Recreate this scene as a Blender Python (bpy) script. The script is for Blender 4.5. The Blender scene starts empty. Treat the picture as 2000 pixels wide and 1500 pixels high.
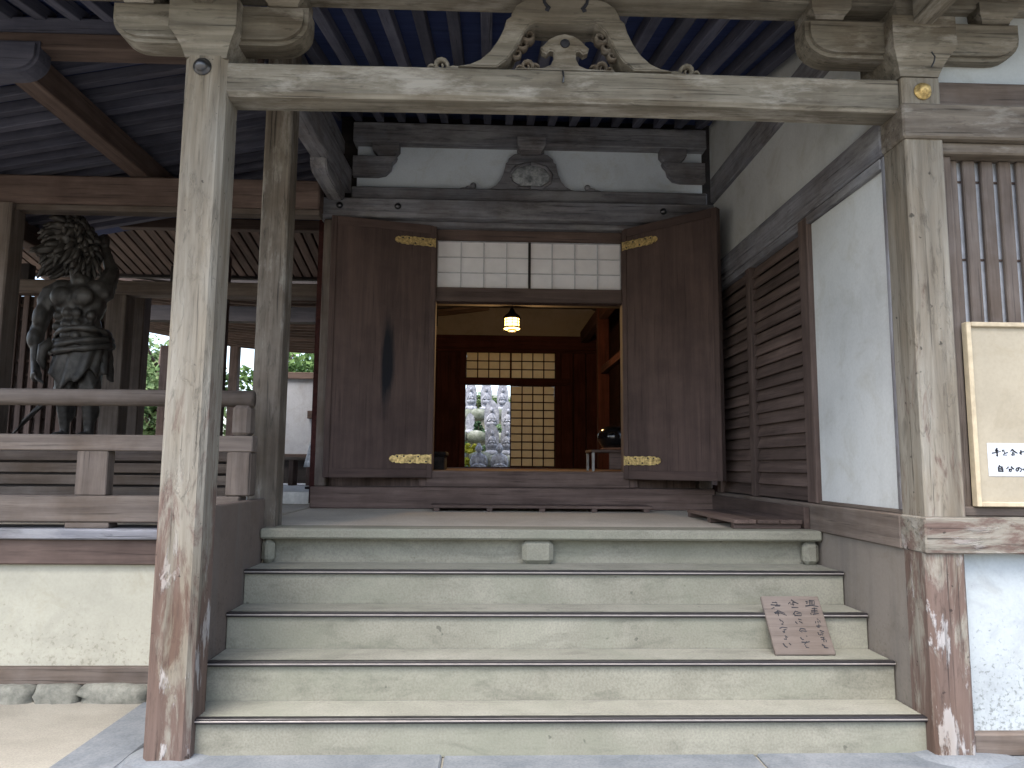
import bpy, bmesh, math, random
from mathutils import Vector, Matrix, Euler
R = math.radians
random.seed(7)
scene = bpy.context.scene
col = scene.collection

# ------------------------------------------------------------------ camera, sky, sun, exposure
cam_d = bpy.data.cameras.new('camera'); cam = bpy.data.objects.new('camera', cam_d); col.objects.link(cam)
PITCH, YAW, ROLL, EYE = .112, .033, .0083, 1.385
fwd = Vector((math.sin(YAW)*math.cos(PITCH), math.cos(YAW)*math.cos(PITCH), math.sin(PITCH)))
rt = Vector((math.cos(YAW), -math.sin(YAW), 0)); up = rt.cross(fwd)
r2 = rt*math.cos(ROLL) + up*math.sin(ROLL); u2 = up*math.cos(ROLL) - rt*math.sin(ROLL)
m = Matrix((r2, u2, -fwd)).transposed().to_4x4(); m.translation = Vector((0, 0, EYE)); cam.matrix_world = m
cam_d.sensor_fit = 'HORIZONTAL'; cam_d.sensor_width = 36; cam_d.lens = 36*1400/2000
cam_d.clip_start = .05; cam_d.clip_end = 2000
scene.camera = cam

SUN_EL, SUN_AZ = R(62), R(-148)         # azimuth from +Y towards +X: high sun behind thin cloud, over the viewer's left shoulder
world = bpy.data.worlds.new('World'); scene.world = world; world.use_nodes = True
wn = world.node_tree.nodes; wl = world.node_tree.links
sky = wn.new('ShaderNodeTexSky'); sky.sky_type = 'NISHITA'; sky.sun_disc = False
sky.sun_elevation = SUN_EL; sky.sun_rotation = SUN_AZ; sky.air_density = 1.0; sky.dust_density = 3.0; sky.ozone_density = 1.0
bg = wn['Background']; bg.inputs['Strength'].default_value = .13
hs = wn.new('ShaderNodeHueSaturation'); hs.inputs['Saturation'].default_value = .85      # (1 = as is)
wl.new(sky.outputs[0], hs.inputs['Color']); wl.new(hs.outputs[0], bg.inputs['Color'])
sun_d = bpy.data.lights.new('sun', 'SUN'); sun = bpy.data.objects.new('sun', sun_d); col.objects.link(sun)
sun_d.energy = 1.05; sun_d.angle = R(40); sun_d.color = (1, .97, .91)
sdir = Vector((math.sin(SUN_AZ)*math.cos(SUN_EL), math.cos(SUN_AZ)*math.cos(SUN_EL), math.sin(SUN_EL)))
sun.rotation_euler = sdir.to_track_quat('Z', 'Y').to_euler()
vs = scene.view_settings
scene.display_settings.display_device = 'sRGB'
vs.view_transform = 'Standard'; vs.look = 'None'; vs.gamma = 1; vs.use_curve_mapping = False; vs.exposure = 2.32
scene.cycles.max_bounces = 7; scene.cycles.diffuse_bounces = 5; scene.cycles.glossy_bounces = 3; scene.cycles.caustics_reflective = False; scene.cycles.caustics_refractive = False

# ------------------------------------------------------------------ materials
MATS = {}
def new_mat(name):
    mt = bpy.data.materials.new(name); mt.use_nodes = True
    nt = mt.node_tree; b = nt.nodes['Principled BSDF']
    return mt, nt, nt.nodes, nt.links, b
def coords(nt, jitter=True):
    n, l = nt.nodes, nt.links
    tc = n.new('ShaderNodeTexCoord')
    if not jitter: return tc.outputs['Object']
    oi = n.new('ShaderNodeObjectInfo'); mu = n.new('ShaderNodeMath'); mu.operation = 'MULTIPLY'; mu.inputs[1].default_value = 41.7
    l.new(oi.outputs['Random'], mu.inputs[0])
    ad = n.new('ShaderNodeVectorMath'); ad.operation = 'ADD'
    l.new(tc.outputs['Object'], ad.inputs[0]); l.new(mu.outputs[0], ad.inputs[1])
    return ad.outputs[0]
def mapping(nt, vec, scale, loc=(0, 0, 0)):
    mp = nt.nodes.new('ShaderNodeMapping'); mp.inputs['Scale'].default_value = scale; mp.inputs['Location'].default_value = loc
    nt.links.new(vec, mp.inputs['Vector']); return mp.outputs[0]
def noise(nt, vec, scale, detail=5, rough=.6, dist=0):
    k = nt.nodes.new('ShaderNodeTexNoise'); k.inputs['Scale'].default_value = scale; k.inputs['Detail'].default_value = detail
    k.inputs['Roughness'].default_value = rough; k.inputs['Distortion'].default_value = dist
    nt.links.new(vec, k.inputs['Vector']); return k.outputs['Fac']
def ramp(nt, fac, stops):
    r = nt.nodes.new('ShaderNodeValToRGB'); e = r.color_ramp.elements
    while len(e) < len(stops): e.new(.5)
    for i, (p, c) in enumerate(stops):
        e[i].position = p; e[i].color = (c[0], c[1], c[2], 1) if hasattr(c, '__len__') else (c, c, c, 1)
    nt.links.new(fac, r.inputs[0]); return r.outputs[0]
def mix(nt, a, b, fac, mode='MIX'):
    k = nt.nodes.new('ShaderNodeMix'); k.data_type = 'RGBA'; k.blend_type = mode
    for s, v in ((k.inputs['A'], a), (k.inputs['B'], b)):
        if isinstance(v, bpy.types.NodeSocket): nt.links.new(v, s)
        else: s.default_value = (v[0], v[1], v[2], 1)
    if isinstance(fac, bpy.types.NodeSocket): nt.links.new(fac, k.inputs['Factor'])
    else: k.inputs['Factor'].default_value = fac
    return k.outputs['Result']
def math_n(nt, op, a, b=None, clamp=False):
    k = nt.nodes.new('ShaderNodeMath'); k.operation = op; k.use_clamp = clamp
    for i, v in enumerate((a, b)):
        if v is None: continue
        if isinstance(v, bpy.types.NodeSocket): nt.links.new(v, k.inputs[i])
        else: k.inputs[i].default_value = v
    return k.outputs[0]
def bump(nt, h, strength, dist, bsdf):
    b = nt.nodes.new('ShaderNodeBump'); b.inputs['Strength'].default_value = strength; b.inputs['Distance'].default_value = dist
    nt.links.new(h, b.inputs['Height']); nt.links.new(b.outputs[0], bsdf.inputs['Normal'])

# wood palettes: dark grain, light grain, stain tint, crack darkness
WOODS = {
 'weathered': ((.092, .082, .064), (.250, .228, .186), (.55, .49, .43), .4),
 'weathered_mid': ((.085, .070, .055), (.215, .184, .148), (.55, .48, .42), .4),     # silvered front posts and beams
 'weathered_dark': ((.11, .112, .128), (.30, .298, .32), (.5, .42, .36), .4),  # facade beams
 'brown': ((.064, .043, .036), (.158, .112, .094), (.62, .58, .56), .5),
 'brown_light': ((.078, .062, .053), (.178, .146, .124), (.6, .52, .44), .5),
 'door': ((.068, .046, .040), (.108, .073, .062), (.66, .66, .68), .7),
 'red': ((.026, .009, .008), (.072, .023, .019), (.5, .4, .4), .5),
 'roof': ((.018, .030, .090), (.036, .055, .15), (.6, .6, .7), .4),  # navy of the shaded eaves is put into the board colour
 'rafter': ((.058, .062, .092), (.130, .130, .168), (.55, .55, .6), .45),
 'sign': ((.098, .080, .069), (.158, .131, .115), (.8, .75, .7), .7),
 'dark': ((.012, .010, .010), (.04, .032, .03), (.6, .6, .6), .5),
}
def wood(kind, axis):
    key = kind + '_' + axis
    if key in MATS: return MATS[key]
    dk, lt, st, ck = WOODS[kind]
    mt, nt, n, l, b = new_mat('wood_' + key)
    v = coords(nt)
    al, ac = 1.1, 19.0
    s = {'x': (al, ac, ac), 'y': (ac, al, ac), 'z': (ac, ac, al)}[axis]
    g = noise(nt, mapping(nt, v, s), 1.0, 5, .66, .35)
    c = ramp(nt, g, [(.28, dk), (.52, [(a+b_)/2 for a, b_ in zip(dk, lt)]), (.74, lt)])
    bl = noise(nt, v, 2.3, 5, .62)
    c = mix(nt, c, st, ramp(nt, bl, [(.42, 0.0), (.66, .75)]), 'MULTIPLY')
    s2 = {'x': (1.6, 70, 70), 'y': (70, 1.6, 70), 'z': (70, 70, 1.6)}[axis]
    cr = ramp(nt, noise(nt, mapping(nt, v, s2, (3, 5, 9)), 1.0, 3, .6), [(.30, ck), (.40, 1.0)])
    c = mix(nt, c, cr, 1.0, 'MULTIPLY')
    # lichen-pale bleached patches on the silvered timber
    if kind.startswith('weathered'):
        mo = noise(nt, mapping(nt, v, [q*1.5+4 for q in s], (1, 8, 3)), 1.0, 4, .7, .6)
        c = mix(nt, c, ramp(nt, mo, [(.30, .58), (.44, 1.0), (.62, 1.0), (.74, 1.22)]), 1.0, 'MULTIPLY')
        bp = ramp(nt, noise(nt, mapping(nt, v, [q*.14+.8 for q in s], (7, 2, 1)), 1.7, 6, .7), [(.53, 0.0), (.66, .55)])
        c = mix(nt, c, (.38, .36, .32) if kind != 'weathered_dark' else (.30, .30, .30), bp)
    oi = n.new('ShaderNodeObjectInfo'); tone = n.new('ShaderNodeMapRange'); tone.inputs['To Min'].default_value = .68 if kind in ('rafter', 'brown') else .84; tone.inputs['To Max'].default_value = 1.25 if kind in ('rafter', 'brown') else 1.12
    l.new(oi.outputs['Random'], tone.inputs['Value'])
    hsv = n.new('ShaderNodeHueSaturation'); l.new(c, hsv.inputs['Color']); l.new(tone.outputs[0], hsv.inputs['Value'])
    l.new(hsv.outputs[0], b.inputs['Base Color'])
    b.inputs['Roughness'].default_value = 1.0 if kind in ('red', 'door') else .82
    b.inputs['Specular IOR Level'].default_value = .32
    bump(nt, math_n(nt, 'ADD', g, cr), .55, .006, b)
    MATS[key] = mt; return mt
def scorched_door():
    """Door boards with one long dark scorch streak (leaf-local coordinates)."""
    mt = wood('door', 'z').copy(); mt.name = 'wood_door_scorched'; nt = mt.node_tree; n, l = nt.nodes, nt.links; b = n['Principled BSDF']
    src = b.inputs['Base Color'].links[0].from_socket
    tc = n.new('ShaderNodeTexCoord'); mp = mapping(nt, tc.outputs['Object'], (10.5, 0, 1.45), (.445*10.5, 0, .13*1.45))
    ln_ = n.new('ShaderNodeVectorMath'); ln_.operation = 'LENGTH'; l.new(mp, ln_.inputs[0])
    nz = noise(nt, mapping(nt, tc.outputs['Object'], (14, 14, 1.4)), 1.0, 5, .65)
    f = math_n(nt, 'MULTIPLY', math_n(nt, 'ADD', ln_.outputs['Value'], math_n(nt, 'MULTIPLY', nz, .9)), .5)
    c = mix(nt, src, (.009, .010, .013), ramp(nt, f, [(.42, .97), (.60, 0.0)]))
    l.new(c, b.inputs['Base Color']); return mt
def worn_post(axis='z'):
    """Silver-grey upper part, remains of red-brown paint and pale flakes near the foot."""
    if 'worn_post'+axis in MATS: return MATS['worn_post'+axis]
    mt, nt, n, l, b = new_mat('worn_painted_post')
    gx = lambda ac, al: (al, ac, ac) if axis == 'x' else (ac, ac, al)
    v = coords(nt); geo = n.new('ShaderNodeNewGeometry'); sp = n.new('ShaderNodeSeparateXYZ'); l.new(geo.outputs['Position'], sp.inputs[0])
    g = noise(nt, mapping(nt, v, gx(17, 1.0)), 1.0, 7, .68, .35)
    grey = ramp(nt, g, [(.26, (.105, .092, .074)), (.5, (.196, .178, .146)), (.74, (.282, .262, .222))])
    brn = ramp(nt, g, [(.28, (.072, .047, .038)), (.7, (.150, .105, .086))])
    zg = n.new('ShaderNodeMapRange'); zg.inputs['From Min'].default_value = .1; zg.inputs['From Max'].default_value = 2.3
    zg.inputs['To Min'].default_value = .155; zg.inputs['To Max'].default_value = -.15; l.new(sp.outputs['Z'], zg.inputs['Value'])
    k = math_n(nt, 'ADD', noise(nt, mapping(nt, v, gx(8, 1.9), (2, 3, 4)), 1.0, 7, .72, .6), zg.outputs[0])
    c = mix(nt, grey, brn, ramp(nt, k, [(.50, 0.0), (.60, 1.0)]))
    fl = ramp(nt, noise(nt, mapping(nt, v, gx(9, 2.6), (9, 1, 6)), 1.0, 6, .66, .3), [(.555, 0.0), (.60, 1.0)])
    low = n.new('ShaderNodeMapRange'); low.inputs['From Min'].default_value = 1.2; low.inputs['From Max'].default_value = .7; l.new(sp.outputs['Z'], low.inputs['Value'])
    c = mix(nt, c, (.36, .345, .335), math_n(nt, 'MULTIPLY', math_n(nt, 'MULTIPLY', fl, low.outputs[0]), .8))
    cr = ramp(nt, noise(nt, mapping(nt, v, gx(60, 1.3), (3, 5, 9)), 1.0, 3, .6), [(.29, .35), (.38, 1.0)])
    c = mix(nt, c, cr, 1.0, 'MULTIPLY')
    mo = noise(nt, mapping(nt, v, gx(26, 5), (1, 8, 3)), 1.0, 4, .7, .6)
    c = mix(nt, c, ramp(nt, mo, [(.30, .62), (.44, 1.0), (.62, 1.0), (.74, 1.2)]), 1.0, 'MULTIPLY')
    tan = noise(nt, mapping(nt, v, gx(3, .9), (5, 1, 2)), 1.0, 4, .6)
    c = mix(nt, c, (.72, .60, .46), ramp(nt, tan, [(.45, 0.0), (.7, .7)]), 'MULTIPLY')
    pit = ramp(nt, noise(nt, v, 26, 2, .5), [(.24, .35), (.3, 1.0)])
    c = mix(nt, c, pit, 1.0, 'MULTIPLY')
    l.new(c, b.inputs['Base Color']); b.inputs['Roughness'].default_value = .84; b.inputs['Specular IOR Level'].default_value = .3
    bump(nt, math_n(nt, 'ADD', math_n(nt, 'ADD', g, cr), fl), .6, .006, b)
    MATS['worn_post'+axis] = mt; return mt
def plaster(key, base, mould=0.0, zmax=.8, tint=(.16, .16, .12), streak=0.0):
    if key in MATS: return MATS[key]
    mt, nt, n, l, b = new_mat(key); v = coords(nt)
    bl = noise(nt, v, 1.6, 6, .6)
    c = ramp(nt, bl, [(.28, [q*.78 for q in base]), (.5, [q*.95 for q in base]), (.68, base)])
    c = mix(nt, c, (.80, .77, .70), ramp(nt, noise(nt, v, 3.4, 5, .7, .8), [(.52, 0.0), (.74, .7)]), 'MULTIPLY')
    fine = noise(nt, v, 60, 3, .6)
    c = mix(nt, c, ramp(nt, fine, [(.3, .93), (.6, 1.0)]), 1.0, 'MULTIPLY')
    if mould:
        geo = n.new('ShaderNodeNewGeometry'); sp = n.new('ShaderNodeSeparateXYZ'); l.new(geo.outputs['Position'], sp.inputs[0])
        zg = n.new('ShaderNodeMapRange'); zg.inputs['From Min'].default_value = .1; zg.inputs['From Max'].default_value = zmax
        zg.inputs['To Min'].default_value = .10; zg.inputs['To Max'].default_value = -.08; l.new(sp.outputs['Z'], zg.inputs['Value'])
        s1 = math_n(nt, 'ADD', noise(nt, v, 46, 4, .65), zg.outputs[0])
        big = math_n(nt, 'ADD', noise(nt, v, 4.2, 6, .7, .4), zg.outputs[0])
        f = math_n(nt, 'MULTIPLY', ramp(nt, s1, [(.60, 0.0), (.68, 1.0)]), ramp(nt, big, [(.45, 0.15), (.6, 1.0)]))
        c = mix(nt, c, tint, math_n(nt, 'MULTIPLY', f, mould))
        c = mix(nt, c, [q*.62 for q in base], math_n(nt, 'MULTIPLY', ramp(nt, big, [(.52, 0.0), (.72, 1.0)]), mould*.8))
    if streak:
        sk = noise(nt, mapping(nt, v, (7, 7, .6)), 1.0, 6, .65)
        c = mix(nt, c, (.12, .11, .10), math_n(nt, 'MULTIPLY', ramp(nt, sk, [(.5, 0.0), (.75, 1.0)]), streak))
    l.new(c, b.inputs['Base Color']); b.inputs['Roughness'].default_value = .9; b.inputs['Specular IOR Level'].default_value = .2
    bump(nt, math_n(nt, 'ADD', bl, math_n(nt, 'MULTIPLY', fine, .25)), .25, .006, b)
    MATS[key] = mt; return mt
def stone(key, a, c2, scale=3.0, speck=70, green=None, rough=.85, bstr=.35):
    if key in MATS: return MATS[key]
    mt, nt, n, l, b = new_mat(key); v = coords(nt)
    n1 = noise(nt, v, scale, 7, .66, .3)
    c = ramp(nt, n1, [(.3, a), (.7, c2)])
    sp = noise(nt, v, speck, 3, .6)
    c = mix(nt, c, ramp(nt, sp, [(.3, .82), (.6, 1.06)]), 1.0, 'MULTIPLY')
    if green:
        c = mix(nt, c, green, math_n(nt, 'MULTIPLY', ramp(nt, noise(nt, v, 1.3, 6, .65, .5), [(.45, 0.0), (.68, 1.0)]), .6))
        st = ramp(nt, noise(nt, mapping(nt, v, (2.6, 8, 8), (4, 4, 4)), 1.0, 6, .7, .5), [(.32, .76), (.48, 1.0)])
        c = mix(nt, c, st, 1.0, 'MULTIPLY')
        dot = ramp(nt, noise(nt, v, 19, 2, .5), [(.235, .6), (.275, 1.0)])
        c = mix(nt, c, dot, 1.0, 'MULTIPLY')
    l.new(c, b.inputs['Base Color']); b.inputs['Roughness'].default_value = rough; b.inputs['Specular IOR Level'].default_value = .28
    bump(nt, math_n(nt, 'ADD', n1, math_n(nt, 'MULTIPLY', sp, .4)), bstr, .006, b)
    MATS[key] = mt; return mt
def plain(key, c, rough=.5, metal=0.0, var=.12, scale=14, emit=None, es=0.0, spec=.5):
    if key in MATS: return MATS[key]
    mt, nt, n, l, b = new_mat(key); v = coords(nt)
    f = noise(nt, v, scale, 5, .6)
    l.new(ramp(nt, f, [(.3, [q*(1-var*2) for q in c]), (.7, [min(1, q*(1+var)) for q in c])]), b.inputs['Base Color'])
    l.new(ramp(nt, f, [(.3, min(1, rough*1.25)), (.7, rough*.85)]), b.inputs['Roughness'])
    b.inputs['Metallic'].default_value = metal; b.inputs['Specular IOR Level'].default_value = spec
    if emit: b.inputs['Emission Color'].default_value = (*emit, 1); b.inputs['Emission Strength'].default_value = es
    bump(nt, f, .15, .004, b)
    MATS[key] = mt; return mt
def paper(key='paper', lo=(.78, .80, .84), hi=(.86, .88, .92)):
    if key in MATS: return MATS[key]
    mt, nt, n, l, b = new_mat('screen_'+key); v = coords(nt)
    c = ramp(nt, noise(nt, v, 9, 5, .6), [(.3, lo), (.7, hi)])
    d = n.new('ShaderNodeBsdfDiffuse'); t = n.new('ShaderNodeBsdfTranslucent'); mx = n.new('ShaderNodeMixShader'); mx.inputs[0].default_value = .33
    l.new(c, d.inputs[0]); l.new(c, t.inputs[0]); l.new(d.outputs[0], mx.inputs[1]); l.new(t.outputs[0], mx.inputs[2])
    l.new(mx.outputs[0], n['Material Output'].inputs['Surface']); n.remove(b)
    MATS[key] = mt; return mt
def leaves(key, a, b2):
    if key in MATS: return MATS[key]
    mt, nt, n, l, b = new_mat(key)
    geo = n.new('ShaderNodeNewGeometry')
    c = ramp(nt, geo.outputs['Random Per Island'], [(0.0, a), (1.0, b2)])
    d = n.new('ShaderNodeBsdfDiffuse'); t = n.new('ShaderNodeBsdfTranslucent'); mx = n.new('ShaderNodeMixShader'); mx.inputs[0].default_value = .4
    l.new(c, d.inputs[0]); l.new(c, t.inputs[0]); l.new(d.outputs[0], mx.inputs[1]); l.new(t.outputs[0], mx.inputs[2])
    l.new(mx.outputs[0], n['Material Output'].inputs['Surface']); n.remove(b)
    MATS[key] = mt; return mt

M_STEP = lambda: stone('stair_covering', (.178, .171, .135), (.255, .246, .198), 2.2, 90, (.170, .176, .132))
M_TREAD = lambda: stone('lit_tread', (.205, .200, .165), (.278, .270, .226), 2.6, 90, (.185, .192, .150))  # stair covering made paler: light falling on the treads put into the colour
M_FLOOR = lambda: stone('porch_floor', (.40, .36, .295), (.54, .495, .41), 1.6, 90)
M_WHITE = lambda: plaster('plaster_white', (.56, .57, .56), streak=.06)
M_FARWHITE = lambda: plaster('plaster_facade', (.68, .74, .80))
M_LOWWHITE = lambda: plaster('plaster_low_left', (.40, .385, .315), .6, .7, (.17, .155, .11))
M_LOWRIGHT = lambda: plaster('plaster_low_right', (.40, .43, .44), .8, 1.0, (.10, .11, .10))
M_DARKMETAL = lambda: plain('dark_strip', (.022, .020, .022), .35, .3)
M_BRASS = lambda: plain('gilt_brass', (.58, .42, .17), .5, .6, .35, 45)
M_IRON = lambda: plain('iron', (.10, .10, .105), .32, .9)
M_GREYSTONE = lambda: stone('grey_stone', (.10, .112, .125), (.185, .195, .205), 3.5, 80)
M_INK = lambda: plain('ink', (.012, .012, .016), .8, 0)

# ------------------------------------------------------------------ builders
W = {}
def tag(o, label=None, cat=None, group=None, kind=None):
    if label: o['label'] = label
    if cat: o['category'] = cat
    if group: o['group'] = group
    if kind: o['kind'] = kind
    return o
def thing(name, loc, label, cat, group=None):
    o = bpy.data.objects.new(name, None); col.objects.link(o); o.empty_display_size = .1
    o.location = loc; W[o] = Vector(loc); return tag(o, label, cat, group)
def link(name, me, parent, wpos, mat=None, rot=None):
    if mat and not me.materials: me.materials.append(mat)
    o = bpy.data.objects.new(name, me); col.objects.link(o)
    wpos = Vector(wpos)
    if parent is not None: o.parent = parent; o.location = wpos - W[parent]
    else: o.location = wpos
    if rot is not None: o.rotation_euler = rot
    W[o] = wpos; return o
def bm_mesh(bm, name='mesh', smooth=False):
    me = bpy.data.meshes.new(name); bm.normal_update(); bm.to_mesh(me); bm.free()
    if smooth:
        for p in me.polygons: p.use_smooth = True
    return me
CACHE = {}
def box_mesh(dx, dy, dz, mat, bev):
    key = (round(dx, 4), round(dy, 4), round(dz, 4), mat.name, bev)
    if key in CACHE: return CACHE[key]
    bm = bmesh.new(); bmesh.ops.create_cube(bm, size=1)
    for v in bm.verts: v.co = Vector((v.co.x*dx, v.co.y*dy, v.co.z*dz))
    if bev: bmesh.ops.bevel(bm, geom=bm.edges[:], offset=min(bev, .45*min(dx, dy, dz)), segments=1, affect='EDGES')
    me = bm_mesh(bm); me.materials.append(mat); CACHE[key] = me; return me
def amat(mat, d):
    if isinstance(mat, str): return wood(mat, 'xyz'[max(range(3), key=lambda i: d[i])])
    return mat
def box(name, parent, x0, x1, y0, y1, z0, z1, mat, bev=.006):
    d = (x1-x0, y1-y0, z1-z0); mt = amat(mat, d)
    return link(name, box_mesh(*d, mt, bev), parent, ((x0+x1)/2, (y0+y1)/2, (z0+z1)/2))
def beam(name, parent, p0, p1, w, h, mat, bev=.006):
    """Box of width w and height h from p0 to p1 (centre line)."""
    p0, p1 = Vector(p0), Vector(p1); L = (p1-p0).length
    mt = wood(mat, 'y') if isinstance(mat, str) else mat
    d = (p1-p0).normalized()
    rot = d.to_track_quat('Y', 'Z').to_euler() if abs(d.z) < .99 else Euler((R(90), 0, 0))
    return link(name, box_mesh(w, L, h, mt, bev), parent, (p0+p1)/2, rot=rot)
def prism(name, parent, pts, y0, y1, wpos, mat, bev=.005, plane='xz', axis='x'):
    """Outline (x, z) extruded from y0 to y1 about wpos ('yz': outline (y, z) extruded along x; 'xy': along z)."""
    bm = bmesh.new(); f = []
    for a, b in pts:
        p = {'xz': (a, y0, b), 'yz': (y0, a, b), 'xy': (a, b, y0)}[plane]; f.append(bm.verts.new(p))
    face = bm.faces.new(f)
    ex = bmesh.ops.extrude_face_region(bm, geom=[face])
    off = {'xz': Vector((0, y1-y0, 0)), 'yz': Vector((y1-y0, 0, 0)), 'xy': Vector((0, 0, y1-y0))}[plane]
    for v in ex['geom']:
        if isinstance(v, bmesh.types.BMVert): v.co += off
    bmesh.ops.recalc_face_normals(bm, faces=bm.faces[:])
    if bev:
        rim = [e for e in bm.edges if len(e.link_faces) == 2 and any(len(q.verts) > 4 for q in e.link_faces)]
        if rim: bmesh.ops.bevel(bm, geom=rim, offset=bev, segments=2, affect='EDGES', clamp_overlap=True)
    bmesh.ops.triangulate(bm, faces=[q for q in bm.faces if len(q.verts) > 4])
    mt = wood(mat, axis) if isinstance(mat, str) else mat
    return link(name, bm_mesh(bm), parent, wpos, mt)
def lathe(name, parent, prof, wpos, mat, seg=20, rot=None, smooth=True, square=False):
    bm = bmesh.new(); rings = []
    for r, z in prof:
        ring = []
        for i in range(4 if square else seg):
            if square: a, b = ((1, 1), (-1, 1), (-1, -1), (1, -1))[i]; p = (a*r, b*r, z)
            else: t = 2*math.pi*i/seg; p = (r*math.cos(t), r*math.sin(t), z)
            ring.append(bm.verts.new(p))
        rings.append(ring)
    k = len(rings[0])
    for a, b in zip(rings, rings[1:]):
        for i in range(k): bm.faces.new((a[i], a[(i+1) % k], b[(i+1) % k], b[i]))
    bm.faces.new(rings[0][::-1]); bm.faces.new(rings[-1])
    mt = wood(mat, 'x') if isinstance(mat, str) else mat
    return link(name, bm_mesh(bm, smooth=smooth), parent, wpos, mt, rot)
def tube_bm(bm, pts, rads, seg=8):
    rings = []
    for i, p in enumerate(pts):
        p = Vector(p); d = (Vector(pts[min(i+1, len(pts)-1)]) - Vector(pts[max(i-1, 0)])).normalized()
        a = d.orthogonal().normalized(); b = d.cross(a)
        if rings and i:
            a = (rings[-1][0].co - Vector(pts[i-1])); a = (a - d*a.dot(d)).normalized(); b = d.cross(a)
        rings.append([bm.verts.new(p + (a*math.cos(2*math.pi*j/seg) + b*math.sin(2*math.pi*j/seg))*rads[i]) for j in range(seg)])
    for u, v in zip(rings, rings[1:]):
        for j in range(seg): bm.faces.new((u[j], u[(j+1) % seg], v[(j+1) % seg], v[j]))
    bm.faces.new(rings[0][::-1]); bm.faces.new(rings[-1])
def ellipsoid(bm, c, r, rot=(0, 0, 0), sub=2):
    mtx = Matrix.Translation(c) @ Euler(rot).to_matrix().to_4x4() @ Matrix.Diagonal((*r, 1))
    bmesh.ops.create_icosphere(bm, subdivisions=sub, radius=1, matrix=mtx)
def rock_mesh(dx, dy, dz, mat, seed, sub=2, boxy=.55):
    bm = bmesh.new(); bmesh.ops.create_icosphere(bm, subdivisions=sub, radius=1); rng = random.Random(seed)
    for v in bm.verts:
        c = v.co; k = max(abs(c.x), abs(c.y), abs(c.z)); q = c.lerp(c/k, boxy) * (1+rng.uniform(-.07, .07))
        v.co = Vector((q.x*dx/2, q.y*dy/2, q.z*dz/2))
    me = bm_mesh(bm, smooth=True); me.materials.append(mat); return me
def arm_outline(a, z0, z1, r=.13, tip=.05):
    pts = [(-a, z1), (-a, z0+r)]
    for i in range(1, 7): t = R(180+15*i); pts.append((-a+r*1.25+r*1.25*math.cos(t), z0+r+r*math.sin(t)))
    for i in range(0, 6): t = R(270+15*i); pts.append((a-r*1.25+r*1.25*math.cos(t), z0+r+r*math.sin(t)))
    pts += [(a, z0+r), (a, z1)]
    return pts

# ------------------------------------------------------------------ ground and paving
gm = stone('sandy_ground', (.19, .175, .145), (.30, .28, .235), 1.2, 120, rough=.95)
bm = bmesh.new(); bmesh.ops.create_grid(bm, x_segments=2, y_segments=2, size=400)
tag(link('ground', bm_mesh(bm), None, (0, 0, 0), gm), kind='structure')
pav = tag(bpy.data.objects.new('stone_pavement', None), kind='structure'); col.objects.link(pav); W[pav] = Vector((0, 0, 0))
for i, (x0, x1, y0, y1) in enumerate([(-1.96, -1.66, 1.2, 2.62), (-1.96, -1.66, 2.63, 4.36), (-1.64, -.2, 3.06, 3.60), (-.19, 1.3, 3.06, 3.60), (1.31, 2.7, 3.06, 3.60), (2.71, 4.2, 3.06, 3.60),
                                     (-1.64, .3, 2.2, 3.05), (.31, 2.2, 2.2, 3.05), (2.21, 4.2, 2.2, 3.05), (-1.64, 1.0, 1.2, 2.19), (1.01, 4.2, 1.2, 2.19)]):
    box('paving_slab', pav, x0, x1, y0, y1, -.12, .012+.003*(i % 3), M_GREYSTONE(), .008)

# ------------------------------------------------------------------ the stair and the porch floor
XL, XR = -1.417, 2.150
st = thing('porch_staircase', (.36, 3.57, 0), 'wide beige stair of five steps with dark edge strips up to the temple doors', 'stairs')
ys = [3.567+.2564*i for i in range(4)]; zs = [.182+.192*i for i in range(4)]
trim = plain('pale_trim', (.30, .27, .25), .4, .3)
for i in range(4):
    y1 = ys[i+1]+.05 if i < 3 else 4.74
    s = box('step', st, XL, XR, ys[i]+.012, y1, (zs[i-1]-.004 if i else 0.0), zs[i]-.012, M_STEP(), .006)
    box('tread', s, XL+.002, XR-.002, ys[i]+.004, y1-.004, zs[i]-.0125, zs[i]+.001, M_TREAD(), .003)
    box('edge_strip', s, XL+.004, XR-.004, ys[i]-.006, ys[i]+.034, zs[i]-.020, zs[i]+.005, M_DARKMETAL(), .003)
    box('edge_trim', s, XL+.004, XR-.004, ys[i]-.0085, ys[i]-.001, zs[i]-.011, zs[i]-.004, trim, .001)
box('landing_edge', st, XL, XR, 4.595, 4.86, .912, .977, M_STEP(), .012)
box('recessed_riser', st, XL, XR, 4.70, 4.76, .755, .911, M_STEP(), 0)
box('support_block', st, .225, .425, 4.615, 4.70, .756, .910, M_STEP(), .03)
box('support_block', st, XL+.005, XL+.085, 4.615, 4.70, .756, .910, M_STEP(), .03)
box('support_block', st, XR-.115, XR-.01, 4.615, 4.70, .756, .910, M_STEP(), .03)
pf = box('porch_floor', None, -1.62, 2.16, 4.861, 6.74, .70, .973, M_FLOOR(), .004); tag(pf, kind='structure')

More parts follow.
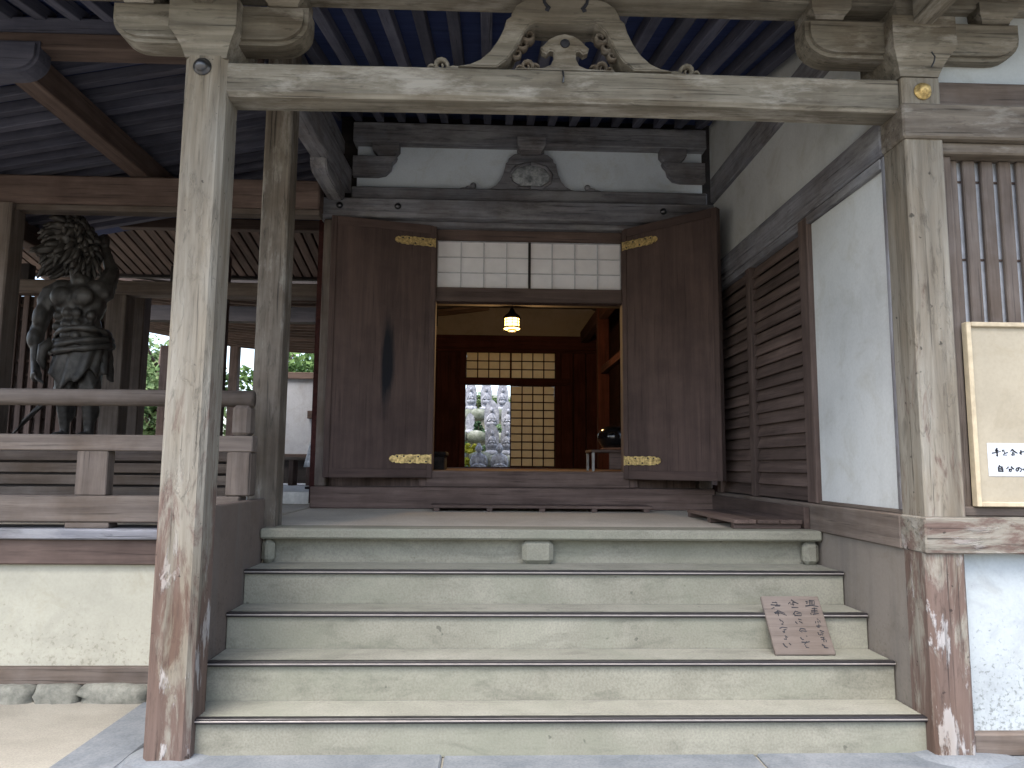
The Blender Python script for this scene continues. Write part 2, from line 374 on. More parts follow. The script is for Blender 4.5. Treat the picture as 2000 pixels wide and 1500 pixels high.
# ------------------------------------------------------------------ the porch frame: posts, beam, brackets, rafters
po = thing('entrance_porch', (.36, 3.6, 0), 'weathered timber porch with posts, front beam, carved strut and rafters over the stair', 'porch')
def post_mesh(w, h, ch, mat):
    bm = bmesh.new(); bmesh.ops.create_cube(bm, size=1)
    for v in bm.verts: v.co = Vector((v.co.x*w, v.co.y*w, (v.co.z+.5)*h))
    bmesh.ops.bevel(bm, geom=[e for e in bm.edges if abs(e.verts[0].co.z-e.verts[1].co.z) > .5], offset=ch, segments=1, affect='EDGES')
    me = bm_mesh(bm); me.materials.append(mat); return me
PX, PY = -1.463, 3.605
link('front_post', post_mesh(.212, 3.43, .027, worn_post()), po, (PX, PY, .02))['label'] = 'tall worn post at the left foot of the stair'
o = link('base_stone', rock_mesh(.5, .44, .12, M_GREYSTONE(), 3, boxy=.35), po, (PX, PY-.02, -.025))
o = link('base_stone', rock_mesh(.62, .5, .13, M_GREYSTONE(), 9, boxy=.35), po, (2.30, 3.60, -.025))
link('rear_post', post_mesh(.182, 3.45, .012, wood('weathered_mid', 'z')), po, (-1.452, 4.80, .97))['label'] = 'browner post behind, at the left edge of the landing'
# front tie beam, slightly cambered
bm = bmesh.new(); N = 14; L0, L1 = PX+.105, 2.148; prev = None
for i in range(N+1):
    t = i/N; x = L0+(L1-L0)*t - .36; cam_ = .012*math.sin(math.pi*t)
    z0, z1 = 3.252+cam_, 3.434+cam_*.4
    pr = [(3.545, z0), (3.525, z0+.02), (3.525, z1-.012), (3.54, z1), (3.685, z1), (3.685, z0)]
    ring = [bm.verts.new((x, y-3.6, z)) for y, z in pr]
    if prev:
        for j in range(6): bm.faces.new((prev[j], prev[(j+1) % 6], ring[(j+1) % 6], ring[j]))
    else: bm.faces.new(ring)
    prev = ring
bm.faces.new(prev[::-1]); bmesh.ops.recalc_face_normals(bm, faces=bm.faces[:])
link('front_tie_beam', bm_mesh(bm), po, (.36, 3.6, 0), wood('weathered', 'x'))
# capitals, bracket arms, bearing blocks, purlin
def bracket(cx, a, z0):
    lathe('capital', po, [(.104, 0), (.106, .01), (.122, .055), (.150, .105), (.168, .128), (.168, .30)], (cx, PY, 3.437), 'weathered', square=True, smooth=False)
    ar = prism('bracket_arm', po, arm_outline(a, 0, .215), -.085, .085, (cx, PY, z0), 'weathered', .022)
    for dx in (-a+.13, 0, a-.13):
        lathe('bearing_block', po, [(.075, 0), (.078, .012), (.105, .045), (.108, .10)], (cx+dx, PY, z0+.212), 'weathered', square=True, smooth=False)
    box('bracket_nose', po, cx-.055, cx+.055, 2.95, PY-.155, 3.69, 3.86, 'weathered', .012)
bracket(PX, .50, 3.535); bracket(2.253, .585, 3.553)
box('purlin', po, -3.0, 3.6, PY-.085, PY+.085, 3.848, 4.03, 'weathered', .010)
for x, z, mt in ((-1.475, 3.385, M_IRON()), (2.262, 3.352, M_BRASS())):
    k = lathe('post_boss', po, [(.046, 0), (.046, .006), (.036, .010), (.033, .022), (.024, .036), (.008, .043)], (x, PY-.1065 if x < 0 else 3.499, z), mt, rot=(R(90), 0, 0))
b_ = bmesh.new(); tube_bm(b_, [(0, 0, 0), (.0, -.012, .01), (.004, -.016, -.03), (0, -.012, -.055)], [.005]*4, 6); link('hook', bm_mesh(b_), po, (.367, 3.526, 3.415), M_IRON())
b_ = bmesh.new(); tube_bm(b_, [(0, 0, 0), (.012, -.006, -.03), (.004, -.006, -.06), (-.010, -.006, -.085)], [.004]*4, 6); link('wire_hook', bm_mesh(b_), po, (2.282, 3.435, 3.535), M_IRON())
# carved strut on the front beam
half_o = [(.56, 0), (.50, .012), (.445, .038), (.395, .085), (.355, .145), (.325, .21), (.312, .262), (.288, .282), (.284, .30), (.262, .345), (.215, .378), (.165, .392)]
half_i = [(.12, .250), (.155, .254), (.188, .238), (.216, .204), (.240, .152), (.268, .098), (.308, .042), (.36, 0)]
pts = half_o + [(-x, z) for x, z in half_o[::-1]] + [(-x, z) for x, z in half_i[::-1]] + half_i
KX = .383
ks = prism('frog_leg_strut', po, pts, -.085, .085, (KX, PY, 3.442), 'weathered', .006)
orn = [(.265, 0), (.262, .016), (.115, .020), (.075, .038), (.058, .075), (.060, .112), (.078, .118), (.098, .098), (.122, .112), (.128, .135), (.108, .152), (.082, .182), (.045, .203), (0, .214)]
prism('carved_ornament', ks, orn + [(-x, z) for x, z in orn[::-1][1:]], -.03, .03, (KX, PY-.02, 3.444), 'weathered', .007)
lathe('hollow_shade', ks, [(.026, 0), (.020, .006)], (KX, PY-.052, 3.600), plain('recess_shade', (.02, .022, .03), .9), 14, rot=(R(90), 0, 0))  # raised near-black disc stands in for the shade of a hollow
def curl(bm, x, z, r, a0, turns, d):
    pts = []; n = 14
    for i in range(n): t = i/(n-1); a = a0+d*turns*2*math.pi*t; rr = r*(1-.78*t); pts.append((x+rr*math.cos(a), 0, z+rr*math.sin(a)))
    tube_bm(bm, pts, [r*(.16+.14*math.sin(math.pi*min(1, .25+i/(n-1)))) for i in range(n)], 7)
def squash(bm, k):
    for v in bm.verts: v.co.y *= k
for sx in (-1, 1):
    b_ = bmesh.new()
    for x, z, r, a0 in ((.200, .034, .034, 200), (.158, .026, .024, 160), (.240, .020, .022, 200), (.192, .204, .044, 60), (.224, .156, .036, 40), (.254, .105, .030, 30)):
        curl(b_, sx*x, z, r, R(a0) if sx > 0 else R(180-a0), 1.25, -sx)
    squash(b_, 3.2); link('leaf_carving', bm_mesh(b_, smooth=True), ks, (KX, PY-.02, 3.444), wood('weathered_mid', 'x'))
    b_ = bmesh.new(); curl(b_, sx*.655, .026, .040, R(200) if sx > 0 else R(-20), 1.2, -sx); curl(b_, sx*.705, .008, .026, R(200) if sx > 0 else R(-20), 1.0, -sx)
    tube_bm(b_, [(sx*.54, 0, 0), (sx*.59, 0, .008), (sx*.63, 0, -.002)], [.016, .014, .012], 7)
    squash(b_, 3.0); link('scroll_tip', bm_mesh(b_, smooth=True), ks, (KX, PY-.02, 3.444), wood('weathered', 'x'))
    b_ = bmesh.new(); tube_bm(b_, [(sx*.118, 0, .40), (sx*.112, 0, .368), (sx*.100, 0, .35), (sx*.090, 0, .338), (sx*.096, 0, .326), (sx*.108, 0, .330)], [.008, .009, .010, .012, .012, .008], 8)
    link('groove_shade', bm_mesh(b_, smooth=True), ks, (KX, PY-.0835, 3.438), plain('recess_shade', (.02, .022, .03), .9))  # near-black tube painted as the shade inside a groove
# rafters and roof boards: from the eave up to the facade
SL = .225
zr = lambda y: 4.075 + SL*(y-3.6)
for i in range(27):
    x = -2.16 + .212*i
    if x > 3.5: break
    beam('rafter', po, (x, 2.5, zr(2.5)), (x, 6.80 if -1.7 < x < 2.3 else 5.3, zr(6.80 if -1.7 < x < 2.3 else 5.3)), .075, .095, 'rafter', .005)
def slab(name, parent, x0, x1, ya, za, yb, zb, th, mat):
    me = bpy.data.meshes.new('mesh'); w = W[parent]
    v = [Vector(p)-w for p in ((x0, ya, za), (x1, ya, za), (x1, yb, zb), (x0, yb, zb), (x0, ya, za+th), (x1, ya, za+th), (x1, yb, zb+th), (x0, yb, zb+th))]
    me.from_pydata(v, [], [(3, 2, 1, 0), (4, 5, 6, 7), (0, 1, 5, 4), (1, 2, 6, 5), (2, 3, 7, 6), (3, 0, 4, 7)])
    return link(name, me, parent, w, mat)
slab('roof_board', po, -2.26, 3.6, 2.45, zr(2.45)+.05, 7.2, zr(7.2)+.05, .28, wood('roof', 'x'))
box('eave_batten', po, -2.26, 3.6, 2.40, 2.5, zr(2.5)+.03, zr(2.5)+.14, 'weathered_dark')
# tie beams along the sides, back to the facade
beam('side_tie_beam', po, (-1.44, 4.88, 4.02), (-1.44, 6.78, 4.12), .16, .24, 'weathered_dark')
for z in (4.30, 4.46):
    beam('side_beam', po, (-1.50, 4.6, z-.05), (-1.50, 6.78, z), .13, .13, 'weathered_dark')
prism('side_bracket', po, arm_outline(.40, 0, .17, .1), -.07, .07, (-1.46, 6.25, 3.84), 'weathered_dark', .012, plane='yz', axis='y')

# ------------------------------------------------------------------ facade with the doors
fa = thing('entrance_facade', (.40, 6.85, .97), 'dark timber temple front with open double doors under a white plaster frieze', 'facade')
box('threshold_step', fa, -1.625, 2.13, 6.70, 7.06, .974, 1.170, 'brown', .008)
box('threshold', fa, -.58, 1.36, 6.88, 7.08, 1.171, 1.322, 'brown', .006)
for x0, x1 in ((-1.62, -1.515), (2.02, 2.145)): box('corner_post', fa, x0, x1, 6.82, 7.04, 1.171, 3.752, 'brown_light', .01)
for x0, x1 in ((-.66, -.525), (1.312, 1.45)): box('door_jamb', fa, x0, x1, 6.90, 7.05, 1.171, 3.742, 'brown', .008)
for x0, x1 in ((-1.515, -.66), (1.45, 2.02)): box('wall_board', fa, x0, x1, 6.96, 7.00, 1.171, 3.742, 'brown', 0)
hb = box('head_beam', fa, -1.66, 2.20, 6.74, 6.96, 3.754, 3.944, 'weathered_dark', .012)
box('head_fillet', fa, -1.50, 2.10, 6.84, 7.02, 3.70, 3.753, 'weathered_dark', .006)
box('upper_lintel', fa, -.525, 1.312, 6.92, 7.03, 3.598, 3.699, 'brown', .005)
box('lower_lintel', fa, -.525, 1.312, 6.90, 7.04, 2.972, 3.112, 'brown', .006)
for x in (-1.458, -.898, 1.692):
    lathe('nail_cover', fa, [(.034, 0), (.033, .008), (.026, .020), (.014, .028), (.004, .031)], (x, 6.741, 3.862), M_IRON(), 16, rot=(R(90), 0, 0))
box('middle_beam', fa, -1.36, 2.15, 6.80, 6.98, 3.946, 4.082, 'weathered_dark', .01)
box('frieze_plaster', fa, -1.33, 2.13, 6.90, 6.96, 4.082, 4.532, M_FARWHITE(), 0)
box('top_beam', fa, -1.36, 2.15, 6.78, 6.98, 4.532, 4.735, 'weathered_dark', .01)
for cx, sx in ((-1.36, 1), (2.14, -1)):
    o = [(0, .30), (0, .10), (sx*.02, .10), (sx*.24, .10), (sx*.32, .118), (sx*.37, .17), (sx*.385, .23), (sx*.42, .27), (sx*.43, .30)]
    prism('frieze_bracket', fa, o, -.09, 0, (cx, 6.895, 4.10), 'weathered_dark', .008)
    prism('frieze_block', fa, [(sx*.25, .302), (sx*.19, .36), (sx*.19, .44), (sx*.455, .44), (sx*.455, .36), (sx*.41, .302)], -.11, 0, (cx, 6.895, 4.10), 'weathered_dark', .005)
fo = [(.47, 0), (.40, .014), (.345, .045), (.305, .095), (.275, .16), (.258, .23), (.250, .275), (.228, .29), (.218, .325), (.17, .368), (.10, .385)]
k2 = prism('frog_leg_strut', fa, fo + [(-x, z) for x, z in fo[::-1]], -.075, 0, (.395, 6.895, 4.083), 'weathered_dark', .008)
carv = stone('carved_panel', (.09, .10, .11), (.50, .52, .53), 17, 30, bstr=1.0)
b_ = bmesh.new(); ellipsoid(b_, (0, 0, 0), (.195, .022, .115), sub=3)
link('carved_panel', bm_mesh(b_, smooth=True), k2, (.395, 6.818, 4.225), carv)
for sx in (-1, 1):
    b_ = bmesh.new()
    tube_bm(b_, [(0, 0, -.11), (sx*.11, 0, -.115), (sx*.19, 0, -.06), (sx*.205, 0, .02), (sx*.15, 0, .095), (sx*.06, 0, .125), (0, 0, .128)], [.018]*7, 8)
    link('panel_rim', bm_mesh(b_, smooth=True), k2, (.395, 6.818, 4.222), wood('weathered_dark', 'x'))
    b_ = bmesh.new(); ellipsoid(b_, (sx*.60, 0, .022), (.055, .03, .034)); ellipsoid(b_, (sx*.57, 0, .055), (.032, .03, .032)); ellipsoid(b_, (sx*.655, 0, .012), (.06, .03, .020)); ellipsoid(b_, (sx*.48, 0, .006), (.10, .03, .014))
    link('scroll_tip', bm_mesh(b_, smooth=True), k2, (.395, 6.87, 4.083), wood('weathered_dark', 'x'))
lathe('strut_block', fa, [(.095, 0), (.10, .02), (.135, .07), (.14, .155)], (.395, 6.85, 4.43), 'weathered_dark', square=True, smooth=False)
# transom screen: frame bars and paper panes
def screen(name, parent, x0, x1, y, z0, z1, nx, nz, bar, mat, frame=.03, label=None, deep=.02, midbar=None, sheet=None):
    s = box(name, parent, x0, x1, y-.018, y+.018, z0, z0+frame, mat, .003)
    if label: s['label'] = label
    box('screen_rail', s, x0, x1, y-.018, y+.018, z1-frame, z1, mat, .003)
    box('screen_stile', s, x0, x0+frame, y-.017, y+.017, z0+frame, z1-frame, mat, .003)
    box('screen_stile', s, x1-frame, x1, y-.017, y+.017, z0+frame, z1-frame, mat, .003)
    a0, a1, b0, b1 = x0+frame, x1-frame, z0+frame, z1-frame
    for i in range(1, nx):
        x = a0+(a1-a0)*i/nx; w = midbar if (midbar and i == nx//2) else bar
        box('muntin', s, x-w/2, x+w/2, y-deep/2, y+deep/2-.004, b0, b1, mat, .001)
    for j in range(1, nz):
        z = b0+(b1-b0)*j/nz
        box('muntin', s, a0, a1, y-deep/2+.002, y+deep/2-.006, z-bar/2, z+bar/2, mat, .001)
    for i in range(nx):
        for j in range(nz):
            dx, dz = (a1-a0)/nx, (b1-b0)/nz
            box('paper_pane', s, a0+dx*i+.001, a0+dx*(i+1)-.001, y+deep/2-.003, y+deep/2, b0+dz*j+.001, b0+dz*(j+1)-.001, sheet or paper(), 0)
    return s
pale = plain('pale_muntin', (.50, .52, .56), .8)
screen('transom_screen', fa, -.522, 1.310, 6.975, 3.114, 3.596, 8, 3, .009, pale, .006, 'white paper transom screen above the doorway', midbar=.026)
box('centre_stile', fa, .381, .407, 6.955, 6.964, 3.116, 3.594, 'dark', .002)
# the two door leaves, each hinged at its jamb
def door(hx, ang, label, mirror):
    wd, h, t = 1.0, 2.455, .075
    mt = scorched_door() if mirror else wood('door', 'z')
    d = link('door', box_mesh(wd-.10, t*.72, h-.16, mt, .004), fa, (hx, 6.885, 1.256+h/2))
    d['label'] = label
    s = -1 if mirror else 1
    me = d.data.copy(); d.data = me; me.transform(Matrix.Translation((s*wd/2, 0, 0))); d.rotation_euler = (0, 0, ang)
    def sub(name, x0, x1, y0, y1, z0, z1, mat, bev=.004):
        q = box_mesh(x1-x0, y1-y0, z1-z0, mat, bev); o = bpy.data.objects.new(name, q); col.objects.link(o); o.parent = d
        o.location = (s*(x0+x1)/2, (y0+y1)/2, (z0+z1)/2); return o
    sub('door_stile', 0, .052, -t/2, t/2, -h/2, h/2, mt); sub('door_stile', wd-.052, wd, -t/2, t/2, -h/2, h/2, mt)
    sub('door_rail', .052, wd-.052, -t/2+.002, t/2-.002, h/2-.082, h/2, wood('door', 'x')); sub('door_rail', .052, wd-.052, -t/2+.002, t/2-.002, -h/2, -h/2+.082, wood('door', 'x'))
    for z in (h/2-.175, -h/2+.175):
        for f in (-1, 1):
            up_ = [(0, .046)] + [(.015+.075*q_+.075*w_/5, .046-.010*abs(math.sin(math.pi*w_/5+1.57))) for q_ in range(4) for w_ in range(1, 5)] + [(.335, .040), (.348, .026), (.366, .033), (.39, .018), (.398, 0)]
            pts = up_ + [(a_, -b_) for a_, b_ in up_[::-1][1:]]
            bm = bmesh.new(); fv = [bm.verts.new((s*(a+.008), f*(t/2+.001), b)) for a, b in pts]; fc = bm.faces.new(fv)
            ex = bmesh.ops.extrude_face_region(bm, geom=[fc])
            for v in ex['geom']:
                if isinstance(v, bmesh.types.BMVert): v.co.y += f*.006
            bmesh.ops.recalc_face_normals(bm, faces=bm.faces[:])
            nf = len(bm.faces)
            for a, zz in ((.06, -.024), (.135, .022), (.21, -.022), (.27, .024), (.33, .022)):
                ellipsoid(bm, (s*a, f*(t/2+.006), zz), (.011, .005, .010), sub=1)
            bm.faces.ensure_lookup_table()
            for q_ in bm.faces[nf:]: q_.material_index = 1
            o = bpy.data.objects.new('metal_fitting', bm_mesh(bm)); o.data.materials.append(M_BRASS()); o.data.materials.append(plain('dark_nail', (.03, .025, .02), .6)); col.objects.link(o); o.parent = d; o.location = (0, 0, z)
    return d
door(-.535, math.atan2(.262, .965), 'left leaf of the open double door, folded nearly flat, with a dark scorch streak', True)
door(1.325, -math.atan2(.68, .73), 'right leaf of the open double door, standing half open', False)

# ------------------------------------------------------------------ hall behind the doors
ha = thing('temple_hall', (.4, 11, 0), 'dim red-brown hall seen through the doors, paper screens at its far end', 'hall')
box('hall_floor', ha, -1.6, 2.5, 7.09, 15.0, 1.20, 1.318, 'brown', 0)
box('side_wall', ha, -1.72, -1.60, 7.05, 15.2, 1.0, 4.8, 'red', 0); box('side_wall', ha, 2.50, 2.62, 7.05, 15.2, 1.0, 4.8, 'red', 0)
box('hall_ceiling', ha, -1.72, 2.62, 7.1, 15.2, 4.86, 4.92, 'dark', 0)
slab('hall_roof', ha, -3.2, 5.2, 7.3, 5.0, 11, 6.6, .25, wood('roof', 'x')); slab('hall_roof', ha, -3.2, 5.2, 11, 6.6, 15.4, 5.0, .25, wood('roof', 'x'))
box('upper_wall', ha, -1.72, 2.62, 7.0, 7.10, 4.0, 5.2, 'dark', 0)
# far wall: boards, beam, plaster band, screens
YB = 15.0
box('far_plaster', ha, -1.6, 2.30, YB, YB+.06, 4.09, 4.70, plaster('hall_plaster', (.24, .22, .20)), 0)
box('far_beam', ha, -1.6, 2.49, YB-.10, YB+.10, 3.80, 4.09, 'red', .01); box('far_fillet', ha, -1.6, 2.49, YB-.06, YB+.08, 3.745, 3.80, 'red', .006)
box('far_beam', ha, -1.6, 2.49, 13.2, 13.45, 4.36, 4.62, 'dark', .01)
box('lintel_rail', ha, -.62, 1.70, YB-.09, YB+.07, 3.045, 3.19, 'red', .006)
for x0, x1 in ((-1.6, -1.10), (-1.09, -.50), (1.43, 1.78), (1.80, 2.05), (2.07, 2.49)): box('wall_board', ha, x0, x1, YB-.02, YB+.04, 1.318, 3.744, 'red', .008)
box('far_post', ha, -.60, -.478, YB-.07, YB+.07, 1.318, 3.744, 'red', .008); box('far_post', ha, 1.412, 1.53, YB-.07, YB+.07, 1.318, 3.744, 'red', .008)
box('far_sill', ha, -.478, 1.412, YB-.07, YB+.07, 1.30, 1.336, 'red', .004)
screen('far_transom_screen', ha, -.476, 1.410, YB, 3.191, 3.744, 8, 3, .022, wood('red', 'x'), .012, 'paper transom screen over the far opening', .03, .04, paper('lamplit_paper', (.74, .64, .46), (.82, .73, .55)))  # warm lamplight on the far screens is put into the paper colour
screen('sliding_screen', ha, .462, 1.410, YB+.02, 1.337, 3.044, 4, 10, .024, wood('red', 'z'), .022, 'sliding paper screen beside the garden opening', .03, None, paper('lamplit_paper'))
for x0, x1, z0, z1 in ((-1.7, -.49, 1.0, 4.9), (1.42, 2.6, 1.0, 4.9), (-.49, 1.42, 3.75, 4.9)): box('outer_wall', ha, x0, x1, YB+.075, YB+.15, z0, z1, 'dark', 0)
for y in (9.3, 12.4): box('hall_post', ha, 1.92, 2.12, y, y+.2, 1.318, 4.85, 'red', .012)
box('cross_rail', ha, 1.96, 2.06, 9.5, 12.4, 2.98, 3.10, 'red', .006); box('upper_rail', ha, 1.94, 2.08, 9.5, 15.0, 3.95, 4.2, 'red', .006)
box('ceiling_beam', ha, -1.6, 2.5, 9.6, 9.85, 3.58, 3.88, 'dark', .01)
for cx, sx in ((-1.0, 1), (2.25, -1)): prism('hall_bracket', ha, [(0, 0), (sx*.30, .02), (sx*.42, .12), (sx*.48, .28), (0, .28)], -.08, .08, (cx, 13.1, 4.25), 'dark', .01)

# ------------------------------------------------------------------ building on the right: side wall and front wall
rw = thing('right_wing', (2.6, 4.5, 0), 'right-hand temple wing with white plaster panels, grey corner post and barred window', 'building')
SX = 2.155
link('corner_post', post_mesh(.205, 3.43-1.148, .008, worn_post()), rw, (2.258, 3.605, 1.148))
link('lower_corner_post', post_mesh(.200, .965, .016, worn_post()), rw, (2.246, 3.602, .01))['label'] = 'worn foot of the corner post with white flaked paint'
# side wall facing the stair
box('sill_beam', rw, 2.141, 2.34, 3.705, 6.78, .968, 1.146, 'brown_light', .008)
box('sill_beam', rw, 2.141, 4.6, 3.487, 3.704, .968, 1.147, worn_post('x'), .008)
box('side_skirting', rw, 2.158, 2.30, 3.70, 4.72, 0, .967, plaster('stained_skirting', (.20, .175, .15), .5, 1.2, (.10, .09, .07), .6), 0)
box('side_plaster', rw, 2.185, 2.28, 3.72, 4.66, 1.165, 3.07, M_WHITE(), 0)
box('side_fillet', rw, 2.165, 2.30, 3.711, 4.66, 1.147, 1.168, 'brown_light', .003)
box('side_stile', rw, 2.158, 2.29, 3.7105, 3.742, 1.168, 3.09, 'weathered_dark', .004)
box('side_post', rw, 2.150, 2.29, 4.66, 4.80, 1.147, 3.088, 'brown', .008)
box('side_plaster', rw, 2.20, 2.28, 3.72, 6.78, 3.30, 3.955, M_WHITE(), 0)
box('side_plaster', rw, 2.20, 2.28, 3.72, 6.85, 4.20, 4.80, M_WHITE(), 0)
for (z0, z1, dx) in ((3.092, 3.302, 0), (3.955, 4.20, .02)): box('side_rail', rw, 2.140+dx, 2.32, 3.706, 6.74, z0, z1, 'weathered_dark', .01)
box('side_lower_rail', rw, 2.152, 2.30, 3.745, 6.74, 3.030, 3.091, 'weathered_dark', .006)
box('louver_back', rw, 2.24, 2.28, 4.80, 6.78, 1.147, 3.03, 'dark', 0)
for y0, y1 in ((5.74, 5.83), (6.60, 6.70)): box('louver_stile', rw, 2.150, 2.24, y0, y1, 1.147, 3.03, 'brown', .005)
for i in range(20):
    z = 1.155 + .0935*i
    for y0, y1 in ((4.802, 5.74), (5.83, 6.60)):
        x = 2.196+random.uniform(-.003, .003)
        beam('louver_slat', rw, (x, y0, z+.047), (x, y1, z+.047), .014, .097, 'brown', .002).rotation_euler[1] = R(19+random.uniform(-2, 2))
box('wall_foot_board', rw, 2.10, 2.14, 4.75, 6.70, .974, 1.12, 'brown', .004)
# front wall facing the viewer
box('front_rail', rw, 2.140, 4.6, 3.482, 3.704, 3.092, 3.282, 'weathered_mid', .010)
box('front_upper_rail', rw, 2.362, 4.6, 3.545, 3.68, 3.283, 3.437, 'brown_light', .008)
box('front_upper_plaster', rw, 2.20, 4.6, 3.60, 3.68, 3.438, 4.3, M_LOWRIGHT(), 0)
box('front_low_plaster', rw, 2.30, 4.6, 3.57, 3.68, .12, .967, M_LOWRIGHT(), 0)
box('front_ground_beam', rw, 2.348, 4.6, 3.53, 3.70, .012, .12, 'brown_light', .01)
box('front_plaster', rw, 3.6, 4.6, 3.60, 3.68, 1.148, 3.091, M_WHITE(), 0)
box('window_stile', rw, 2.361, 2.435, 3.56, 3.68, 1.148, 3.03, 'brown_light', .006)
box('window_head', rw, 2.361, 3.6, 3.525, 3.68, 3.03, 3.091, 'weathered_mid', .008)
box('window_sill', rw, 2.361, 3.6, 3.53, 3.68, 1.148, 1.195, 'brown_light', .006)
box('window_backing', rw, 2.435, 3.6, 3.645, 3.69, 1.195, 3.03, plain('window_pale', (.46, .48, .52), .8), 0)
bar_w = wood('brown_light', 'z')
for i in range(11):
    x = 2.463 + .099*i
    box('window_bar', rw, x-.034, x+.034, 3.606, 3.634, 1.196, 3.029, bar_w, .006)
for z in (1.6, 2.05, 2.49, 2.92): box('window_crossbar', rw, 2.437, 3.598, 3.6352, 3.6448, z-.006, z+.006, 'brown', .003)

# ------------------------------------------------------------------ left veranda: base wall, floor, railing
ve = thing('left_veranda', (-3.6, 5.5, 0), 'veranda wing on the left on a cream plaster base, dark raftered roof above', 'veranda')
box('base_plaster', ve, -7.5, -1.66, 4.47, 4.55, .186, .773, M_LOWWHITE(), 0)
box('ground_timber', ve, -7.5, -1.62, 4.435, 4.60, .084, .186, 'brown_light', .008)
box('edge_beam', ve, -7.5, -1.50, 4.43, 4.60, .773, .923, 'brown', .008)
box('floor_edge', ve, -7.5, -1.50, 4.39, 4.72, .924, .984, 'weathered_dark', .008)
box('lower_floor', ve, -7.5, -1.63, 4.721, 10.4, .93, .982, M_FLOOR(), 0)
box('passage_floor', ve, -3.0, -1.75, 7.2, 10.2, .983, 1.10, plain('sunlit_boards', (.72, .70, .64), .7), .004)  # sunlight on the passage floor is put into the board colour
x = -4.6; i = 0
while x < -1.75:
    w = random.uniform(.18, .42); h = random.uniform(.14, .19)
    link('foundation_stone', rock_mesh(w, .26, h, stone('field_stone', (.10, .10, .085), (.22, .215, .18), 9, 60, bstr=.9), 20+i, 3, .82), ve, (x+w/2, 4.50, .085-h/2+.012)); x += w*.98; i += 1
box('stair_side_panel', ve, -1.485, -1.419, 3.715, 4.69, .0, 1.156, plaster('stained_board', (.135, .105, .088), .7, 1.5, (.05, .04, .035), .8), .006)
# railing
ra = thing('veranda_railing', (-3.2, 4.48, .98), 'wooden veranda railing with round top rail left of the stair', 'railing')
b_ = bmesh.new(); tube_bm(b_, [(-7.2+3.2, 0, 0), (-5.2+3.2, 0, .004), (-3.2+3.2, 0, -.003), (-1.46+3.2, 0, 0)], [.052]*4, 16)
link('top_rail', bm_mesh(b_, smooth=True), ra, (-3.2, 4.50, 1.778), wood('brown_light', 'x'))
box('middle_rail', ra, -7.2, -1.44, 4.455, 4.555, 1.448, 1.546, 'brown_light', .006)
box('bottom_rail', ra, -7.2, -1.50, 4.44, 4.575, 1.020, 1.178, 'brown_light', .008)
for x in (-6.1, -4.25, -2.40): box('baluster', ra, x-.093, x+.093, 4.46, 4.55, 1.1785, 1.4475, 'brown_light', .006); box('rail_foot', ra, x-.13, x+.13, 4.45, 4.56, .985, 1.0195, 'brown_light', .004)
box('end_post', ra, -1.592, -1.445, 4.452, 4.57, 1.179, 1.4475, 'brown_light', .01); box('end_block', ra, -1.575, -1.462, 4.452, 4.57, 1.547, 1.735, 'brown_light', .02)
for x in (-5.3, -3.4): box('rail_support', ra, x-.04, x+.04, 4.465, 4.535, 1.547, 1.73, 'brown_light', .006)
# raised inner floor with slatted front
box('inner_floor', ve, -7.5, -2.45, 4.86, 8.15, 1.50, 1.56, 'brown', .004)
box('slat_back', ve, -7.5, -1.62, 4.88, 4.92, .985, 1.50, 'dark', 0)
for i in range(6):
    z = 1.03+.078*i
    beam('front_slat', ve, (-7.4, 4.86, z), (-1.63, 4.86, z), .02, .062, 'brown_light', .003).rotation_euler[0] = 0
# timber frame of the veranda
for y, w in ((6.5, .215), (4.98, .2)):
    link('veranda_post', post_mesh(w, 2.6 if y < 6 else 2.2, .012, wood('brown_light', 'z')), ve, (-4.425 if y > 6 else -4.9, y, 1.5))
box('cross_beam', ve, -5.4, -1.58, 6.44, 6.62, 3.715, 3.985, 'brown', .014)
box('cross_fillet', ve, -5.4, -1.58, 6.46, 6.60, 3.66, 3.714, 'brown_light', .006)
box('eave_beam', ve, -7.0, -1.52, 4.42, 4.58, 4.01, 4.12, 'brown', .01); box('eave_beam', ve, -7.0, -1.52, 4.44, 4.58, 4.125, 4.24, 'rafter', .01)
prism('eave_bracket', ve, arm_outline(.45, 0, .22, .13), -.08, .08, (-3.34, 4.47, 3.83), 'rafter', .02)
beam('ridge_beam', ve, (-3.24, 4.6, 4.10), (-3.24, 8.1, 4.10), .17, .22, 'brown', .01)
beam('ridge_beam', ve, (-5.0, 4.6, 3.80), (-5.0, 8.1, 3.80), .17, .22, 'brown', .01)
for i in range(17):
    y = 4.72 + .205*i
    beam('rafter', ve, (-6.6, y, 4.27+.2*(-6.6+3.24)), (-1.55, y, 4.27+.2*(-1.55+3.24)), .075, .085, 'rafter', .005)
def slabx(name, parent, xa, za, xb, zb, y0, y1, th, mat):
    me = bpy.data.meshes.new('mesh'); w = W[parent]
    v = [Vector(p)-w for p in ((xa, y0, za), (xb, y0, zb), (xb, y1, zb), (xa, y1, za), (xa, y0, za+th), (xb, y0, zb+th), (xb, y1, zb+th), (xa, y1, za+th))]
    me.from_pydata(v, [], [(3, 2, 1, 0), (4, 5, 6, 7), (0, 1, 5, 4), (1, 2, 6, 5), (2, 3, 7, 6), (3, 0, 4, 7)])
    return link(name, me, parent, w, mat)
slabx('roof_board', ve, -6.7, 4.318+.2*(-6.7+3.24), -1.52, 4.318+.2*(-1.52+3.24), 4.50, 8.40, .2, wood('roof', 'x'))
for i in range(17):
    x = -6.0 + .22*i
    if x > -2.3: break
    beam('eave_rafter', ve, (x, 2.6, 3.93), (x, 4.55, 4.28), .075, .09, 'rafter', .005)
slab('eave_board', ve, -6.7, -2.28, 2.5, 3.96, 4.50, 4.33, .12, wood('roof', 'x'))
